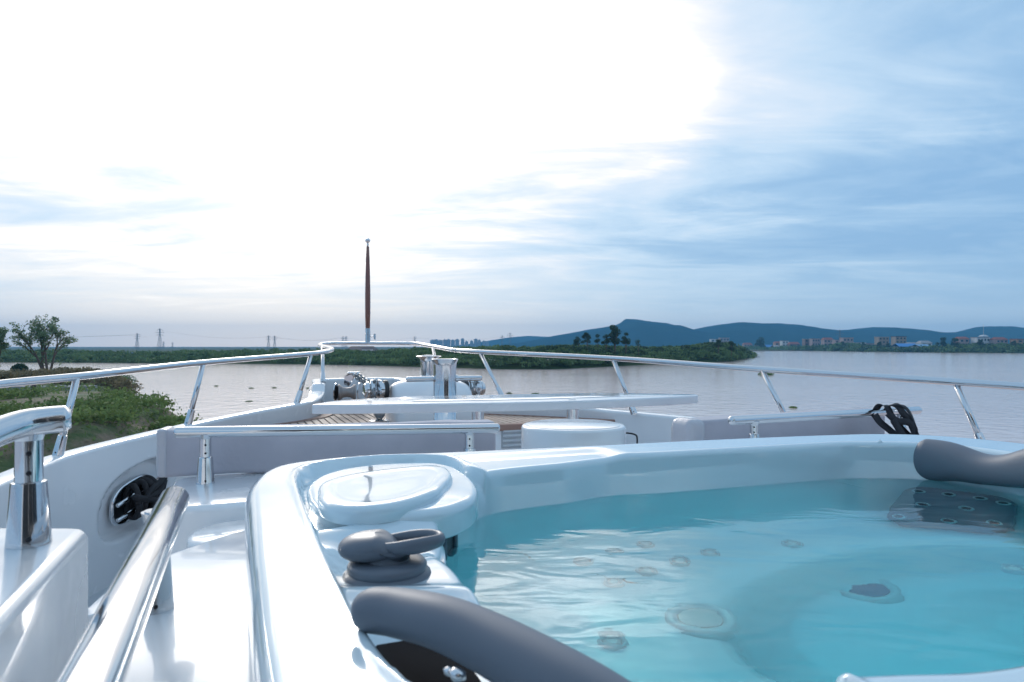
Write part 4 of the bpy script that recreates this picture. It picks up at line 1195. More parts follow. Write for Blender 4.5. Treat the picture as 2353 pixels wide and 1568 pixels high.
def chain(path, parent, pitch=.037, s=1.0):
    global me_link
    path = spline(path, 12); d = [0]
    for a_, b_ in zip(path, path[1:]): d.append(d[-1] + (b_ - a_).length)
    nlk = int(d[-1] / (pitch * s)); arr = np.array([[*p] for p in path])
    for k in range(nlk):
        s0 = (k + .5) * pitch * s; p_ = Vector([np.interp(s0, d, arr[:, j]) for j in range(3)]); p2 = Vector([np.interp(s0 + .01, d, arr[:, j]) for j in range(3)])
        z_ = (p2 - p_).normalized(); x_ = z_.orthogonal().normalized(); y_ = z_.cross(x_); ang_ = math.pi / 2 * (k % 2) + .5
        x_, y_ = x_ * math.cos(ang_) + y_ * math.sin(ang_), y_ * math.cos(ang_) - x_ * math.sin(ang_)
        if me_link is None:
            me_link = bpy.data.meshes.new('chain_link'); me_link.from_pydata([tuple(v) for v in mbl.v], [], mbl.f); me_link.update(); me_link.polygons.foreach_set('use_smooth', [True] * len(me_link.polygons)); me_link.materials.append(chromed)
        o_ = bpy.data.objects.new('chain_link', me_link); link(o_, parent)
        M = Matrix((x_, y_, z_)).transposed().to_4x4(); M.translation = p_ - worg(parent)
        o_.matrix_basis = M @ Matrix.Scale(s, 4)


chain([P(812, 859, 6.3), P(828, 866, 6.2), P(843, 877, 6.05), P(858, 879, 5.92), gl + Vector((0, -.03, .072)), gl + Vector((0, -.082, .02)), gl + Vector((0, -.078, -.04)), gl + Vector((.01, -.03, -.10))], ch, s=1.25)
chain([P(818, 868, 6.25), P(832, 876, 6.15), P(848, 884, 6.0)], ch, s=1.0)
chain([P(872, 935, 5.75), P(872, 978, 5.68)], ch, s=1.35)
mb = MB(); c_ = P(872, 970, 5.68); mb.lathe((c_.x, c_.y, Z0), [(.085, FZ + .003), (.085, FZ + .035), (.075, FZ + .04), (.066, FZ + .038), (.06, FZ + .01)], 28)
t_ = thing('chain_pipe', 'round steel chain pipe rim in the teak deck under the table edge', 'pipe', (c_.x, c_.y, Z0 + FZ)); mb.build('rim', chrome, t_, ang=40)
mb = MB(); mb.lathe((c_.x, c_.y, Z0), [(.0, FZ + .045), (.035, FZ + .06), (.05, FZ + .09), (.03, FZ + .13), (.012, FZ + .16)], 20); mb.build('plug', chromed, t_)
chain([gr_ + Vector((0, .02, .08)), gr_ + Vector((0, -.06, .055)), gr_ + Vector((0, -.085, 0)), gr_ + Vector((0, -.06, -.06)), gr_ + Vector((0, -.03, -.12))], ch, s=1.25)
# bow roller with guard plate
rl_ = thing('bow_roller', 'steel anchor roller with an angled guard plate at the bow', 'roller', P(800, 915, 6.7))
c_ = P(797, 902, 6.55); ra = Vector((math.cos(.3), math.sin(.3), 0))
mb = MB(); mb.lathe(c_ - ra * .085, [(.03, 0), (.075, .004), (.078, .015), (.066, .03), (.050, .05), (.045, .085), (.050, .12), (.066, .14), (.078, .155), (.075, .166), (.03, .17)], 32, ra); mb.build('wheel', mat('worn_roller', (.33, .30, .29), .45, .6), rl_, ang=40)
for s_, off in ((-1, -.105), (1, .115)):
    mb = MB(); fr = [P(781, 890, 6.55), P(800, 884, 6.52), P(815, 893, 6.5), P(818, 918, 6.45), P(780, 920, 6.5)]
    fr = [p_ - ra * 0.0 for p_ in fr]; cc = sum(fr, Vector()) / 5; base_ = [c_ + Vector((0, math.cos(a_) * .09, math.sin(a_) * .09)) + ra * off for a_ in [math.pi * 2 * k / 20 for k in range(20)]]
    b2 = [p_ + ra * .008 for p_ in base_]; mb.add(base_ + b2, [tuple(range(20))[::-1], tuple(range(20, 40))] + [(k, (k + 1) % 20, 20 + (k + 1) % 20, 20 + k) for k in range(20)]); mb.build('cheek_plate', chrome, rl_, False)
mb = MB(); pl_ = [P(790, 884, 6.5), P(791, 866, 6.45), P(806, 856, 6.35), P(820, 856, 6.3), P(812, 868, 6.35), P(804, 882, 6.42), P(800, 888, 6.45)]
mb.add(pl_ + [p_ + Vector((.005, .010, 0)) for p_ in pl_], [tuple(range(7)), tuple(range(13, 6, -1))] + [(k, (k + 1) % 7, 7 + (k + 1) % 7, 7 + k) for k in range(7)]); mb.build('guard_plate', chrome, rl_, False)
mb = MB(); mb.lathe(P(818, 862, 6.28) - ra * .03, [(.012, 0), (.020, .005), (.020, .055), (.012, .06)], 16, ra); mb.lathe(P(811, 858, 6.28) - ra * .05, [(.012, 0), (.014, .11)], 12, ra); mb.build('swivel', chrome, rl_, ang=40)
mb = MB(); mb.hexa([P(775, 925, 6.7), P(835, 925, 6.6), P(835, 925, 6.9), P(775, 925, 7.0)] + [P(775, 917, 6.7), P(835, 917, 6.6), P(835, 917, 6.9), P(775, 917, 7.0)]); mb.build('base_plate', chrome, rl_, False)

# ------------------------------------------------------------------ mooring recess hardware and rope
cu_, cv_ = samp[i0] + inn[i0] * (CW - .075); T3 = W(*(samp[i0] + tan[i0]), 0) - W(*samp[i0], 0); T3.normalize(); N3 = W(*(samp[i0] + inn[i0]), 0) - W(*samp[i0], 0); N3.normalize(); Zv = Vector((0, 0, 1))
rc = W(cu_, cv_, rz)
fl_ = thing('mooring_fairlead', 'oval steel fairlead with cleat bars in the left bulwark recess', 'fairlead', rc)


def LP(x, y, z): return rc + T3 * x + N3 * y + Zv * (z + .18 * x)


mb = MB(); ov = []
for k in range(40):
    a_ = 2 * math.pi * k / 40; ca, sa = math.cos(a_), math.sin(a_)
    ov.append(LP(.19 * math.copysign(abs(ca) ** .7, ca), .02, .115 * math.copysign(abs(sa) ** .7, sa) - .01))
mb.tube(ov, .0145, 14, closed=True); mb.build('ring', chrome, fl_)
mb = MB(); mb.add([LP(.18 * math.cos(2 * math.pi * k / 24), .003, .105 * math.sin(2 * math.pi * k / 24) - .01) for k in range(24)], [tuple(range(24))]); mb.build('opening', blackp, fl_, False)
for zz in (-.045, .045):
    mb = MB(); mb.capsule(LP(-.21, .07, zz - .012), LP(.26, .075, zz - .012 + .02), .013, 14); mb.build('horn', chrome, fl_)
rope = thing('mooring_rope', 'black mooring rope wrapped in turns round the bulwark cleat', 'rope', LP(0, .1, 0))
rd = random.Random(3)
mb = MB()
for k in range(5):
    x0 = -.10 + k * .055; pts = []
    for j in range(14):
        a_ = 2 * math.pi * j / 13; pts.append(LP(x0 + .045 * math.sin(a_ * .5 + k) + rd.uniform(-.008, .008), .075 + .055 * math.cos(a_), .10 * math.sin(a_)))
    mb.tube(spline(pts, 4), .018, 8)
for k in range(3):
    mb.tube(spline([LP(-.14 + k * .05, .13, .06 - k * .05), LP(-.02, .15, .02 * k), LP(.10, .14, -.04 + k * .05), LP(.19, .12, .04 + k * .02)], 6), .019, 8)
mb.tube(spline([LP(.0, .13, .04), LP(.03, .15, -.06), LP(.0, .13, -.15), LP(-.015, .12, -.22)], 6), .021, 8)
mb.tube(spline([LP(.05, .13, .02), LP(.045, .15, -.07), LP(.02, .13, -.16), LP(.012, .12, -.21)], 6), .019, 8)
mb.build('turns', ropem, rope)

# black straps over the right handrail


def ribbon(mb_, path, width, wdir, th=.0022, n=8):
    sp = spline(path, n); L0 = len(sp); vs_ = []; fs_ = []
    for i, p_ in enumerate(sp):
        t_ = (sp[min(i + 1, L0 - 1)] - sp[max(i - 1, 0)]).normalized(); w_ = Vector(wdir[0]).lerp(Vector(wdir[1]), i / (L0 - 1)); w_ = (w_ - t_ * w_.dot(t_)).normalized(); nn = t_.cross(w_)
        for a_, b_ in ((-1, -1), (1, -1), (1, 1), (-1, 1)): vs_.append(p_ + w_ * a_ * width / 2 + nn * b_ * th / 2)
    for i in range(L0 - 1):
        for k in range(4): fs_.append((i * 4 + k, i * 4 + (k + 1) % 4, (i + 1) * 4 + (k + 1) % 4, (i + 1) * 4 + k))
    fs_ += [(3, 2, 1, 0), tuple((L0 - 1) * 4 + k for k in range(4))]; mb_.add(vs_, fs_)


sh_ = thing('webbing_strap', 'tangle of black webbing straps hanging over the right handrail', 'strap', P(2060, 970, 3.95))
S = lambda px, py, Y=4.0: P(px, py, Y)
for path, wv in (([S(2012, 943, 4.02), S(2022, 932, 4.0), S(2038, 936, 3.98), S(2048, 955, 3.97), S(2066, 980, 3.97), S(2090, 1004, 3.97)], ((1, 0, -.1), (1, 0, -.5))),
                 ([S(2036, 942, 4.06), S(2046, 931, 4.0), S(2062, 933, 3.97), S(2074, 948, 3.95), S(2090, 968, 3.95), S(2106, 1004, 3.95)], ((1, 0, .3), (1, 0, .2))),
                 ([S(2010, 953, 3.98), S(2022, 970, 3.97), S(2040, 985, 3.97), S(2062, 1004, 3.97)], ((.6, 0, .8), (1, .2, .2))),
                 ([S(2040, 950, 3.95), S(2062, 968, 3.94), S(2085, 970, 3.94), S(2098, 980, 3.94), S(2104, 1004, 3.94)], ((.3, 0, 1), (1, 0, .2))),
                 ([S(2045, 933, 3.99), S(2075, 934, 3.97), S(2094, 955, 3.96), S(2112, 1004, 3.95)], ((1, .3, 0), (.5, .8, 0))),
                 ([S(2052, 965, 3.93), S(2068, 990, 3.93), S(2078, 1006, 3.93)], ((1, .1, .5), (1, 0, 0)))):
    mb = MB(); ribbon(mb, path, .040, wv); mb.build('strap_loop', webbing, sh_)

# ================================================================== HOT TUB
tub = thing('hot_tub', 'large white acrylic hot tub sunk in the foredeck, full of water', 'hot tub', W(1.35, 1.2, -1.4))
WZ = -.480
outer = [(.022, .75), (.017, 1.2), (.017, 1.6), (.020, 1.80), (.035, 1.93), (.066, 2.056), (.121, 2.145), (.229, 2.199), (.371, 2.222), (.60, 2.192), (.831, 2.168), (1.07, 2.145), (1.6, 2.11), (2.0, 2.068), (2.17, 2.041), (2.33, 2.01), (2.434, 1.963), (2.53, 1.89), (2.586, 1.803), (2.625, 1.69), (2.64, 1.55), (2.655, 1.2),
         (2.64, .7), (2.56, .42), (2.38, .28), (2.1, .22), (1.4, .2), (.6, .2), (.25, .24), (.09, .36), (.04, .52)]
inner = [(.345, 1.02), (.352, 1.12), (.352, 1.20), (.362, 1.28), (.392, 1.36), (.405, 1.42), (.415, 1.50), (.455, 1.58), (.52, 1.67), (.585, 1.755), (.625, 1.81), (.68, 1.845), (.78, 1.868), (.936, 1.885), (1.05, 1.912), (1.149, 1.922), (1.25, 1.90), (1.423, 1.886), (1.7, 1.872), (1.97, 1.858), (2.06, 1.850), (2.17, 1.805), (2.26, 1.755),
         (2.325, 1.69), (2.352, 1.60), (2.355, 1.45), (2.35, 1.1), (2.31, .80), (2.2, .60), (1.95, .51), (1.5, .50), (1.1, .488), (.82, .495), (.74, .506), (.67, .529), (.58, .562), (.46, .65), (.378, .785), (.348, .90)]
NT = 900; CTR = np.array([1.32, 1.22])


def polar(pts, closed=True):
    s = np.array([[p.x, p.y] for p in spline([(a_, b_, 0) for a_, b_ in pts], 30, closed=True)])
    d = s - CTR; an = np.unwrap(np.arctan2(d[:, 1], d[:, 0])); r = np.hypot(d[:, 0], d[:, 1])
    if an[-1] < an[0]: an = an[::-1]; r = r[::-1]
    o_ = np.argsort(np.mod(an, 2 * np.pi)); return np.mod(an, 2 * np.pi)[o_], r[o_]


th_all = []
# sample angles denser where the outlines are far from the centre (corner detail)
base_t = np.linspace(0, 2 * np.pi, 4001)[:-1]
ao, ro_ = polar(outer); ai, ri_ = polar(inner)
ro_f = lambda t: np.interp(t, np.concatenate([ao - 2 * np.pi, ao, ao + 2 * np.pi]), np.tile(ro_, 3))
ri_f = lambda t: np.interp(t, np.concatenate([ai - 2 * np.pi, ai, ai + 2 * np.pi]), np.tile(ri_, 3))
xy = np.stack([np.cos(base_t), np.sin(base_t)], 1) * ri_f(base_t)[:, None]
w8 = np.hypot(*(np.roll(xy, -1, 0) - xy).T); w8 = w8 * (1 + 1.6 * (xy[:, 0] + CTR[0] < .9) * (xy[:, 1] + CTR[1] > .5)); cw = np.concatenate([[0], np.cumsum(w8)])
th_ = np.interp(np.linspace(0, cw[-1], NT + 1)[:-1], cw, np.concatenate([base_t, [2 * np.pi]]))
O = CTR + np.stack([np.cos(th_), np.sin(th_)], 1) * ro_f(th_)[:, None]
I = CTR + np.stack([np.cos(th_), np.sin(th_)], 1) * ri_f(th_)[:, None]


def smooth_curve(A, n):
    A = A.copy()
    for _ in range(n): A = A * .5 + (np.roll(A, 1, 0) + np.roll(A, -1, 0)) * .25
    return A


O = smooth_curve(O, 6); I = smooth_curve(I, 6)


def normals(A):
    t = np.roll(A, -1, 0) - np.roll(A, 1, 0); t /= np.linalg.norm(t, axis=1)[:, None]; return np.stack([-t[:, 1], t[:, 0]], 1)   # inward for ccw


NO, NI = normals(O), normals(I)
polyR = [(.56, .45), (.34, .515), (.23, .595), (.168, .70), (.146, .86), (.141, 1.0), (.138, 1.2), (.139, 1.55), (.146, 1.85), (.157, 1.96), (.175, 2.03), (.225, 2.10), (.36, 2.155), (.50, 2.145), (.60, 2.09), (.635, 2.0), (.625, 1.93), (.64, 1.86), (.75, 1.75), (.8, 1.0), (.60, .60)]
spR = [(p.x, p.y) for p in spline([(a_, b_, 0) for a_, b_ in polyR], 4, closed=True)]


def sstep(x): x = min(1, max(0, x)); return x * x * (3 - 2 * x)


def gauss(u, v, a_, b_, ru, rv): return math.exp(-((u - a_) / ru) ** 2 - ((v - b_) / rv) ** 2)


def hrim(u, v):
    z = -.350
    d = inpoly(u, v, spR) if u < 1.0 else -1
    R = sstep((d + .002) / .015)
    z += .0045 * math.exp(-((d + .008) / .008) ** 2) if u < 1.0 else 0
    z -= .033 * R
    if R > 0:
        z -= R * .030 * math.exp(-(((v - 1.295) - .25 * (u - .25)) / .075) ** 2) * sstep((u - .14) / .07)      # trough behind the knob
        z += R * .014 * math.exp(-(((v - 1.43) - .25 * (u - .25)) / .035) ** 2)      # ridge along the lid seat
        z -= R * .014 * gauss(u, v, .185, 1.215, .028, .030)
        z += R * .010 * math.exp(-((v - 1.055 + .35 * (u - .2)) / .03) ** 2) * sstep((.40 - u) / .1)
        z -= R * .035 * sstep((.98 - v) / .10) * sstep((v - .5) / .1)
        z -= R * .012 * sstep((v - 1.46) / .05)
    # shallow step in the far rim right of the lid
    if v > 1.7:
        z -= .012 * sstep((v - 1.75) / .1) * sstep((u - .62) / .06) * sstep((1.20 - u) / .10) * sstep((2.10 - v) / .10)
    return z


vs = []; rings = 0


def ring_add(A, zarr):
    global rings
    for k in range(NT): vs.append(W(A[k][0], A[k][1], float(zarr[k]) if hasattr(zarr, '__len__') else zarr))
    rings += 1


# skirt and lip
ring_add(O + NO * .035, -1.44)
ring_add(O + NO * .030, -.60)
for off, dz in ((.026, -.125), (.022, -.085), (.008, -.075), (.002, -.066), (0, -.050), (.001, -.036), (.004, -.024), (.009, -.014), (.016, -.007), (.024, -.0025)):
    ring_add(O + NO * off, -.350 + dz)
K = 64
rim_z = None
O2 = O + NO * .030; I2 = I - NI * .020
for k in range(K + 1):
    s_ = k / K; A = O2 * (1 - s_) + I2 * s_
    zz = np.array([hrim(A[j][0], A[j][1]) for j in range(NT)])
    ring_add(A, zz)
zr_ = zz
for a_ in (.25, .5, .75, 1.0):
    an = a_ * math.pi / 2; ring_add(I2 + NI * (.020 * math.sin(an) + .002 * a_), zr_ - .020 * (1 - math.cos(an)) * 1.1)
Iw = I + NI * .004
ring_add(Iw + NI * .004, zr_ * 0 - .43)
ring_add(Iw + NI * .010, -.50)
ring_add(Iw + NI * .020, -.56)
Js = smooth_curve(I, 150)
for q, z_ in ((.05, -.62), (.08, -.68), (.12, -.74), (.17, -.785), (.22, -.80)):
    w_ = min(1, q / .22); A = (I * (1 - w_) + Js * w_); A = A + normals(A) * q; ring_add(A, z_)
A0 = A.copy()
FC = np.array([1.52, 1.05]); ell = FC + np.stack([np.cos(th_) * .60, np.sin(th_) * .36], 1)
for q, z_ in ((.35, -.803), (.7, -.806), (.93, -.81), (1.0, -.822)): ring_add(A0 * (1 - q) + ell * q, z_)
for sc2, z_ in ((.97, -.84), (.93, -.90), (.88, -.95), (.80, -.98), (.6, -.990), (.3, -.99), (.05, -.99)): ring_add(FC + (ell - FC) * sc2, z_)
fs = []
for r in range(rings - 1):
    for k in range(NT):
        k2 = (k + 1) % NT; fs.append((r * NT + k, r * NT + k2, (r + 1) * NT + k2, (r + 1) * NT + k))
fs.append(tuple((rings - 1) * NT + k for k in range(NT)))
shell = obj('tub_shell', vs, fs, acry, tub)

# filter cover disc and lens shaped lid
disc = [(.166, 1.806), (.182, 1.88), (.22, 1.96), (.29, 2.03), (.38, 2.065), (.48, 2.065), (.56, 2.03), (.60, 1.95), (.602, 1.85), (.595, 1.75), (.570, 1.64), (.535, 1.555), (.489, 1.49), (.43, 1.445), (.36, 1.435), (.28, 1.445), (.22, 1.475), (.178, 1.55), (.162, 1.66), (.162, 1.74)]
dsp = ccw([(p.x, p.y) for p in spline([(a_, b_, 0) for a_, b_ in disc], 10, closed=True)])
mb = MB(); mb.slab(dsp, -.425, -.356, .022, .006, steps=8); dc = mb.build('filter_shelf', acry, tub, ang=60)
lid = [(.176, 1.62), (.19, 1.70), (.235, 1.765), (.32, 1.815), (.42, 1.84), (.50, 1.845), (.532, 1.82), (.538, 1.76), (.52, 1.68), (.48, 1.60), (.43, 1.51), (.36, 1.44), (.29, 1.405), (.225, 1.41), (.185, 1.455), (.170, 1.53)]
lsp = ccw([(p.x, p.y) for p in spline([(a_, b_ + .02, 0) for a_, b_ in lid], 10, closed=True)])
# lens profile: rounded edge, gently domed top
n = len(lsp); cl_ = np.array(lsp).mean(0); lo = np.array(lsp); vs = []; fs = []
prof = [(.002, -.372), (-.001, -.356), (.000, -.346), (.003, -.3395), (.008, -.3350), (.015, -.3330)]
ln = normals(lo)
for off, z_ in prof:
    for k in range(n): q = lo[k] + ln[k] * off; vs.append(W(q[0], q[1], z_))
base_in = lo + ln * .015
for q, z_ in ((.12, -.3325), (.16, -.3335), (.20, -.3340), (.5, -.3330), (.8, -.3325), (.98, -.3323)):
    for k in range(n): p_ = base_in[k] * (1 - q) + cl_ * q; vs.append(W(p_[0], p_[1], z_))
M_ = len(vs) // n
for r in range(M_ - 1):
    for k in range(n): fs.append((r * n + k, r * n + (k + 1) % n, (r + 1) * n + (k + 1) % n, (r + 1) * n + k))
fs.append(tuple((M_ - 1) * n + k for k in range(n)))
obj('filter_lid', vs, fs, acry, tub)
# skimmer opening under the shelf
sk = W(.452, 1.545, -.455); tc_ = (W(.52, 1.67, 0) - W(.415, 1.50, 0)).normalized(); nn_ = Vector((tc_.y, -tc_.x, 0))
mb = MB()
def SK(x, y, z): return sk + tc_ * x + nn_ * y + Vector((0, 0, z))
mb.hexa([SK(-.045, -.01, -.03), SK(.045, -.01, -.03), SK(.045, .012, -.03), SK(-.045, .012, -.03), SK(-.045, -.01, .028), SK(.045, -.01, .028), SK(.045, .012, .028), SK(-.045, .012, .028)]); mb.build('skimmer_mouth', blackp, tub, False)
for x_ in (-.05, .05):
    mb = MB(); mb.tube([SK(x_, .014, -.045), SK(x_, .014, .028)], .007, 10); mb.build('skimmer_frame', greyk, tub)
mb = MB(); mb.lathe(SK(.03, .01, -.06), [(.018, -.008), (.026, 0), (.024, .008), (.012, .012)], 20, nn_); mb.build('skimmer_jet', greyk, tub)

# diverter knob
kc = W(.235, 1.140, -.385)
kn = thing('tmp', 'x', 'x', kc) if False else None
mb = MB(); mb.lathe(kc, [(.074, -.03), (.074, .000), (.072, .006), (.066, .009), (.065, .010), (.066, .012), (.066, .019), (.062, .025), (.050, .028), (.038, .029), (.036, .034), (.038, .040)], 56); kb = mb.build('diverter_base', greyk, tub, ang=50)
mb = MB(); mb.lathe(kc, [(.079, -.03), (.079, -.004), (.077, -.001), (.072, 0)], 56); mb.build('diverter_ring', mat('bright_trim', (.55, .56, .58), .25, .6), kb, ang=50)
# teardrop head with a scooped loop handle pointing right
vs = []; fs = []; NA, NB = 64, 20
hd = (P(1000, 0, 1.0) - P(860, 0, 1.0)); hd.z = 0; hd.normalize(); hs = Vector((-hd.y, hd.x, 0)); hc = kc + Vector((0, 0, .050)) - hd * .022
for i in range(NA):
    a_ = 2 * math.pi * i / NA; ca, sa = math.cos(a_), math.sin(a_)
    rx = .060; ry = .048
    for j in range(NB):
        b_ = j / (NB - 1); rr = math.sin(math.pi * b_) ** .6; x, y = ca * rx * rr, sa * ry * rr
        z = -math.cos(math.pi * b_) * .022 + .05 * x
        if b_ > .5: z -= .024 * sstep((x - .005) / .05)
        vs.append(hc + hd * x + hs * y + Vector((0, 0, z)))
for i in range(NA):
    i2 = (i + 1) % NA
    for j in range(NB - 1): fs.append((i * NB + j, i2 * NB + j, i2 * NB + j + 1, i * NB + j + 1))
lp_ = []
for k in range(24):
    a_ = -math.pi * .72 + 2 * math.pi * .72 * k / 23; x = .052 + .060 * math.cos(a_); y = .031 * math.sin(a_)
    lp_.append(hc + hd * x + hs * y + Vector((0, 0, -.001 + .11 * x)))
mbk = MB(); mbk.tube(lp_, [.0095 - .002 * math.cos(math.pi * (k / 23 - .5) * 2) ** 2 for k in range(24)], 14, flat=1.35, up=(0, 0, 1)); mbk.build('handle_loop', greyk, kb)
vs2 = [hc + hd * (.050 + .056 * math.cos(2 * math.pi * k / 24)) + hs * (.028 * math.sin(2 * math.pi * k / 24)) + Vector((0, 0, -.008 + .10 * (.050 + .056 * math.cos(2 * math.pi * k / 24)))) for k in range(24)]
mbk = MB(); mbk.add(vs2 + [v - Vector((0, 0, .004)) for v in vs2], [tuple(range(24)), tuple(range(47, 23, -1))] + [(k, 24 + k, 24 + (k + 1) % 24, (k + 1) % 24) for k in range(24)]); mbk.build('handle_scoop', greyk, kb)
obj('diverter_handle', vs, fs, greyk, kb)


# pillows
def pillow(path, ra_, rb_, up0, mt_):
    sp = spline(path, 8); n_ = len(sp); vs_ = []; fs_ = []; SG = 28
    for i, p_ in enumerate(sp):
        t_ = (sp[min(i + 1, n_ - 1)] - sp[max(i - 1, 0)]).normalized(); s_ = i / (n_ - 1)
        endf = (1 - max(0, 1 - s_ / .14) ** 2.4) ** .5 * (1 - max(0, 1 - (1 - s_) / .14) ** 2.4) ** .5 if 0 < s_ < 1 else .02
        endf = max(endf, .02)
        x_ = Vector(up0); x_ = (x_ - t_ * x_.dot(t_)).normalized(); y_ = t_.cross(x_)
        ra1 = ra_(s_) if callable(ra_) else ra_; rb1 = rb_(s_) if callable(rb_) else rb_
        for k in range(SG):
            a_ = 2 * math.pi * k / SG; c_, d_ = math.cos(a_), math.sin(a_)
            vs_.append(p_ + (x_ * math.copysign(abs(c_) ** .9, c_) * ra1 + y_ * math.copysign(abs(d_) ** .9, d_) * rb1) * endf)
    for i in range(n_ - 1):
        for k in range(SG): fs_.append((i * SG + k, i * SG + (k + 1) % SG, (i + 1) * SG + (k + 1) % SG, (i + 1) * SG + k))
    fs_ += [tuple(range(SG))[::-1], tuple((n_ - 1) * SG + k for k in range(SG))]
    return vs_, fs_


v_, f_ = pillow([P(836, 1404, .86), P(862, 1402, .85), P(925, 1409, .835), P(1020, 1432, .80), P(1120, 1476, .765), P(1230, 1535, .725), P(1340, 1600, .69), P(1460, 1680, .66), P(1560, 1740, .65)], lambda s: .026 + .010 * s, lambda s: .034 + .012 * s, (0, .25, 1), greyp)
p_near = obj('headrest_pillow', v_, f_, greyp, tub); p_near['label'] = 'long grey headrest sweeping out of the bottom of the photo'
# black slab painting in the deep shade of the recess below the near pillow
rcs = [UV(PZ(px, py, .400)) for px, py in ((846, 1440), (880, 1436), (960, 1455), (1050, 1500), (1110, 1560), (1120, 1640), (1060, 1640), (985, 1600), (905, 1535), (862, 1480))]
mb = MB(); mb.slab(ccw([(p.x, p.y) for p in spline([(a_, b_, 0) for a_, b_ in rcs], 5, closed=True)]), -.46, -.404, .004, steps=2); mb.build('pillow_recess_shade', mat('recess_shade_black', (.010, .011, .014), .9, Specular_IOR_Level=.08), tub, ang=40)
mb = MB(); mb.tube(spline([W(2.19, 1.812, -.350), W(2.10, 1.842, -.40), W(2.035, 1.852, -.44), W(1.985, 1.852, -.49), W(2.03, 1.835, -.55), W(2.10, 1.78, -.64)], 8), [.007] * 41, 12); mb.build('wall_ridge', acry, tub)
mb = MB(); c_ = P(1050, 1552, .70); mb.lathe(c_, [(.004, -.006), (.010, 0), (.007, .006)], 12, (.5, .2, 1)); mb.lathe(P(1032, 1543, .71), [(.004, -.004), (.007, 0), (.004, .004)], 12, (.5, .2, 1)); mb.build('pillow_clip', chrome, tub)
v_, f_ = pillow([P(2092, 1048, 2.50), P(2130, 1056, 2.46), P(2190, 1062, 2.38), P(2260, 1078, 2.28), P(2320, 1082, 2.19), P(2400, 1075, 2.07), P(2470, 1085, 1.97), P(2540, 1100, 1.86)], lambda s: .062 + .012 * math.sin(s * 9.5), lambda s: .040, (.0, 0, 1), greyp)
p_far = obj('headrest_pillow', v_, f_, greyp, tub); p_far['label'] = 'grey headrest in the far right corner of the tub'


# things under the water: where the bent line of sight meets a given depth
def under(px, py, z_):
    Pw = PZ(px, py, -WZ); d = (Pw - Vector((0, 0, Z0))).normalized(); eta = 1 / 1.333; ci = -d.z
    k_ = 1 - eta * eta * (1 - ci * ci); t = d * eta + Vector((0, 0, eta * ci - math.sqrt(k_)))
    return Pw + t * ((Z0 + z_ - Pw.z) / t.z)


jetm = mat('jet_steel', (.56, .67, .72), .3, .0); jetw = mat('jet_white', (.7, .71, .73), .3)


def jet(c, r, nrm=(0, 0, 1), inner_m=None, name='jet', label=None):
    mb_ = MB(); mb_.lathe(c, [(r, -.02), (r, .004), (r * .93, .012), (r * .80, .014), (r * .66, .006), (r * .60, -.004)], 32, nrm); j = mb_.build(name, jetm, tub, ang=60)
    mb_ = MB(); mb_.lathe(c, [(r * .66, -.006), (r * .62, .006), (r * .35, .011), (r * .25, .009), (.001, .010)], 24, nrm); mb_.build('nozzle', inner_m or jetw, j, ang=60)
    if label: j['label'] = label
    return j


for px, py, rr in ((1340, 1290, .027), (1412, 1267, .027), (1482, 1250, .027), (1487, 1312, .030), (1410, 1338, .026), (1562, 1290, .027), (1632, 1270, .026), (1408, 1472, .032), (1820, 1249, .03), (2332, 1307, .032)):
    q = under(px, py, -.795); u_, v_2 = UV(q)
    jet(Vector((q.x, q.y, Z0 - .800)), rr)
q = under(1992, 1352, -.985); jet(Vector((q.x, q.y, Z0 - .985)), .085, inner_m=mat('drain_blue_grey', (.09, .22, .33), .4), name='suction_cover', label='round suction cover with a dark centre on the tub floor')
q = under(1610, 1421, -.80); jet(Vector((q.x, q.y, Z0 - .806)), .078, inner_m=mat('suction_pale', (.62, .60, .62), .4), name='suction_cover', label='round suction cover with a pale centre')
# jet panel on the seat back in the right corner
pc = [under(2112, 1124, -.52), under(2300, 1160, -.53), under(2215, 1190, -.70), under(2110, 1232, -.80), under(2062, 1230, -.80), under(1988, 1190, -.72), under(2010, 1158, -.60)]
panel_pl = [W(2.18, 1.69, -.51), W(2.30, 1.41, -.51), W(2.10, 1.30, -.775), W(1.86, 1.54, -.775)]
A_, B_, C_, D_ = panel_pl


def PN(a, b):  # a along the top edge, b down
    return A_.lerp(B_, a).lerp(D_.lerp(C_, a), b)


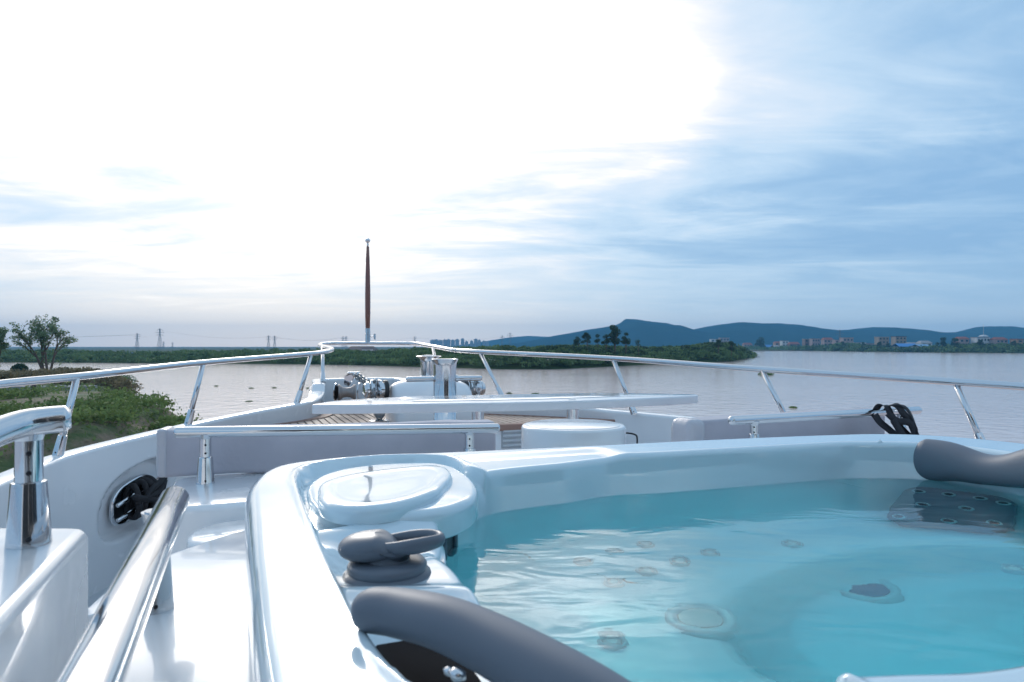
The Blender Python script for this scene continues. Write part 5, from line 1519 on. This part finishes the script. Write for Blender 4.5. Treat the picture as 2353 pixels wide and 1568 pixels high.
pn = (B_ - A_).cross(D_ - A_).normalized()
if pn.z < 0: pn = -pn
rr_ = rrect(.0, 1.0, .0, 1.0, .22, 6); mb = MB(); fr = [PN(a, b) + pn * .012 for a, b in rr_]; bk = [PN(a, b) - pn * .05 for a, b in rr_]; n = len(fr)
inn_ = [p_.lerp(sum(fr, Vector()) / n, .05) + pn * .006 for p_ in fr]
mb.add(bk + fr + inn_, [tuple(range(2 * n, 3 * n))] + [(k, (k + 1) % n, n + (k + 1) % n, n + k) for k in range(n)] + [(n + k, n + (k + 1) % n, 2 * n + (k + 1) % n, 2 * n + k) for k in range(n)])
pnl = mb.build('jet_panel', mat('panel_grey', (.10, .125, .16), .35), tub, ang=40); pnl['label'] = 'dark grey underwater panel of jets in the far right seat'
for a, b in ((.14, .16), (.42, .14), (.70, .14), (.90, .20), (.25, .50), (.62, .48), (.12, .84), (.52, .84), (.86, .78)):
    jet(PN(a, b) + pn * .020, .021, pn, darkhole)

# water body in the tub
wat = bpy.data.materials.new('tub_water'); wat.use_nodes = True; nt = wat.node_tree; nt.nodes.clear()
gls = nt.nodes.new('ShaderNodeBsdfGlass'); gls.inputs['IOR'].default_value = 1.333; gls.inputs['Roughness'].default_value = .0
va = nt.nodes.new('ShaderNodeVolumeAbsorption'); va.inputs['Color'].default_value = (.08, .94, .945, 1); va.inputs['Density'].default_value = 1.4
ou = nt.nodes.new('ShaderNodeOutputMaterial'); nt.links.new(gls.outputs[0], ou.inputs['Surface']); nt.links.new(va.outputs[0], ou.inputs['Volume'])
prevn = None
for scale, dist_, vsc, det in ((4.0, .0034, (1, 1.9, 1), 2), (13, .00035, (1, 1.8, 1), 2)):
    t = nt.nodes.new('ShaderNodeTexCoord'); m_ = nt.nodes.new('ShaderNodeMapping'); m_.inputs['Scale'].default_value = vsc; m_.inputs['Rotation'].default_value = (0, 0, .2)
    n_ = nt.nodes.new('ShaderNodeTexNoise'); n_.inputs['Scale'].default_value = scale; n_.inputs['Detail'].default_value = det; n_.inputs['Distortion'].default_value = .8
    nt.links.new(t.outputs['Object'], m_.inputs[0]); nt.links.new(m_.outputs[0], n_.inputs['Vector'])
    b_ = nt.nodes.new('ShaderNodeBump'); b_.inputs['Distance'].default_value = dist_; nt.links.new(n_.outputs[0], b_.inputs['Height'])
    if prevn: nt.links.new(prevn, b_.inputs['Normal'])
    prevn = b_.outputs[0]
nt.links.new(prevn, gls.inputs['Normal'])
Wb = smooth_curve(I - NI * .012, 3); vs = []; m2 = NT // 3; idx = [k * 3 for k in range(m2)]
vs = [W(Wb[k][0], Wb[k][1], WZ) for k in idx] + [W(Wb[k][0], Wb[k][1], -1.30) for k in idx]
fs = [tuple(range(m2)), tuple(range(2 * m2 - 1, m2 - 1, -1))] + [(m2 + k, m2 + (k + 1) % m2, (k + 1) % m2, k) for k in range(m2)]
o = obj('tub_water', vs, fs, wat, None, False); tag(o, 'clear turquoise rippled water filling the hot tub', 'water')
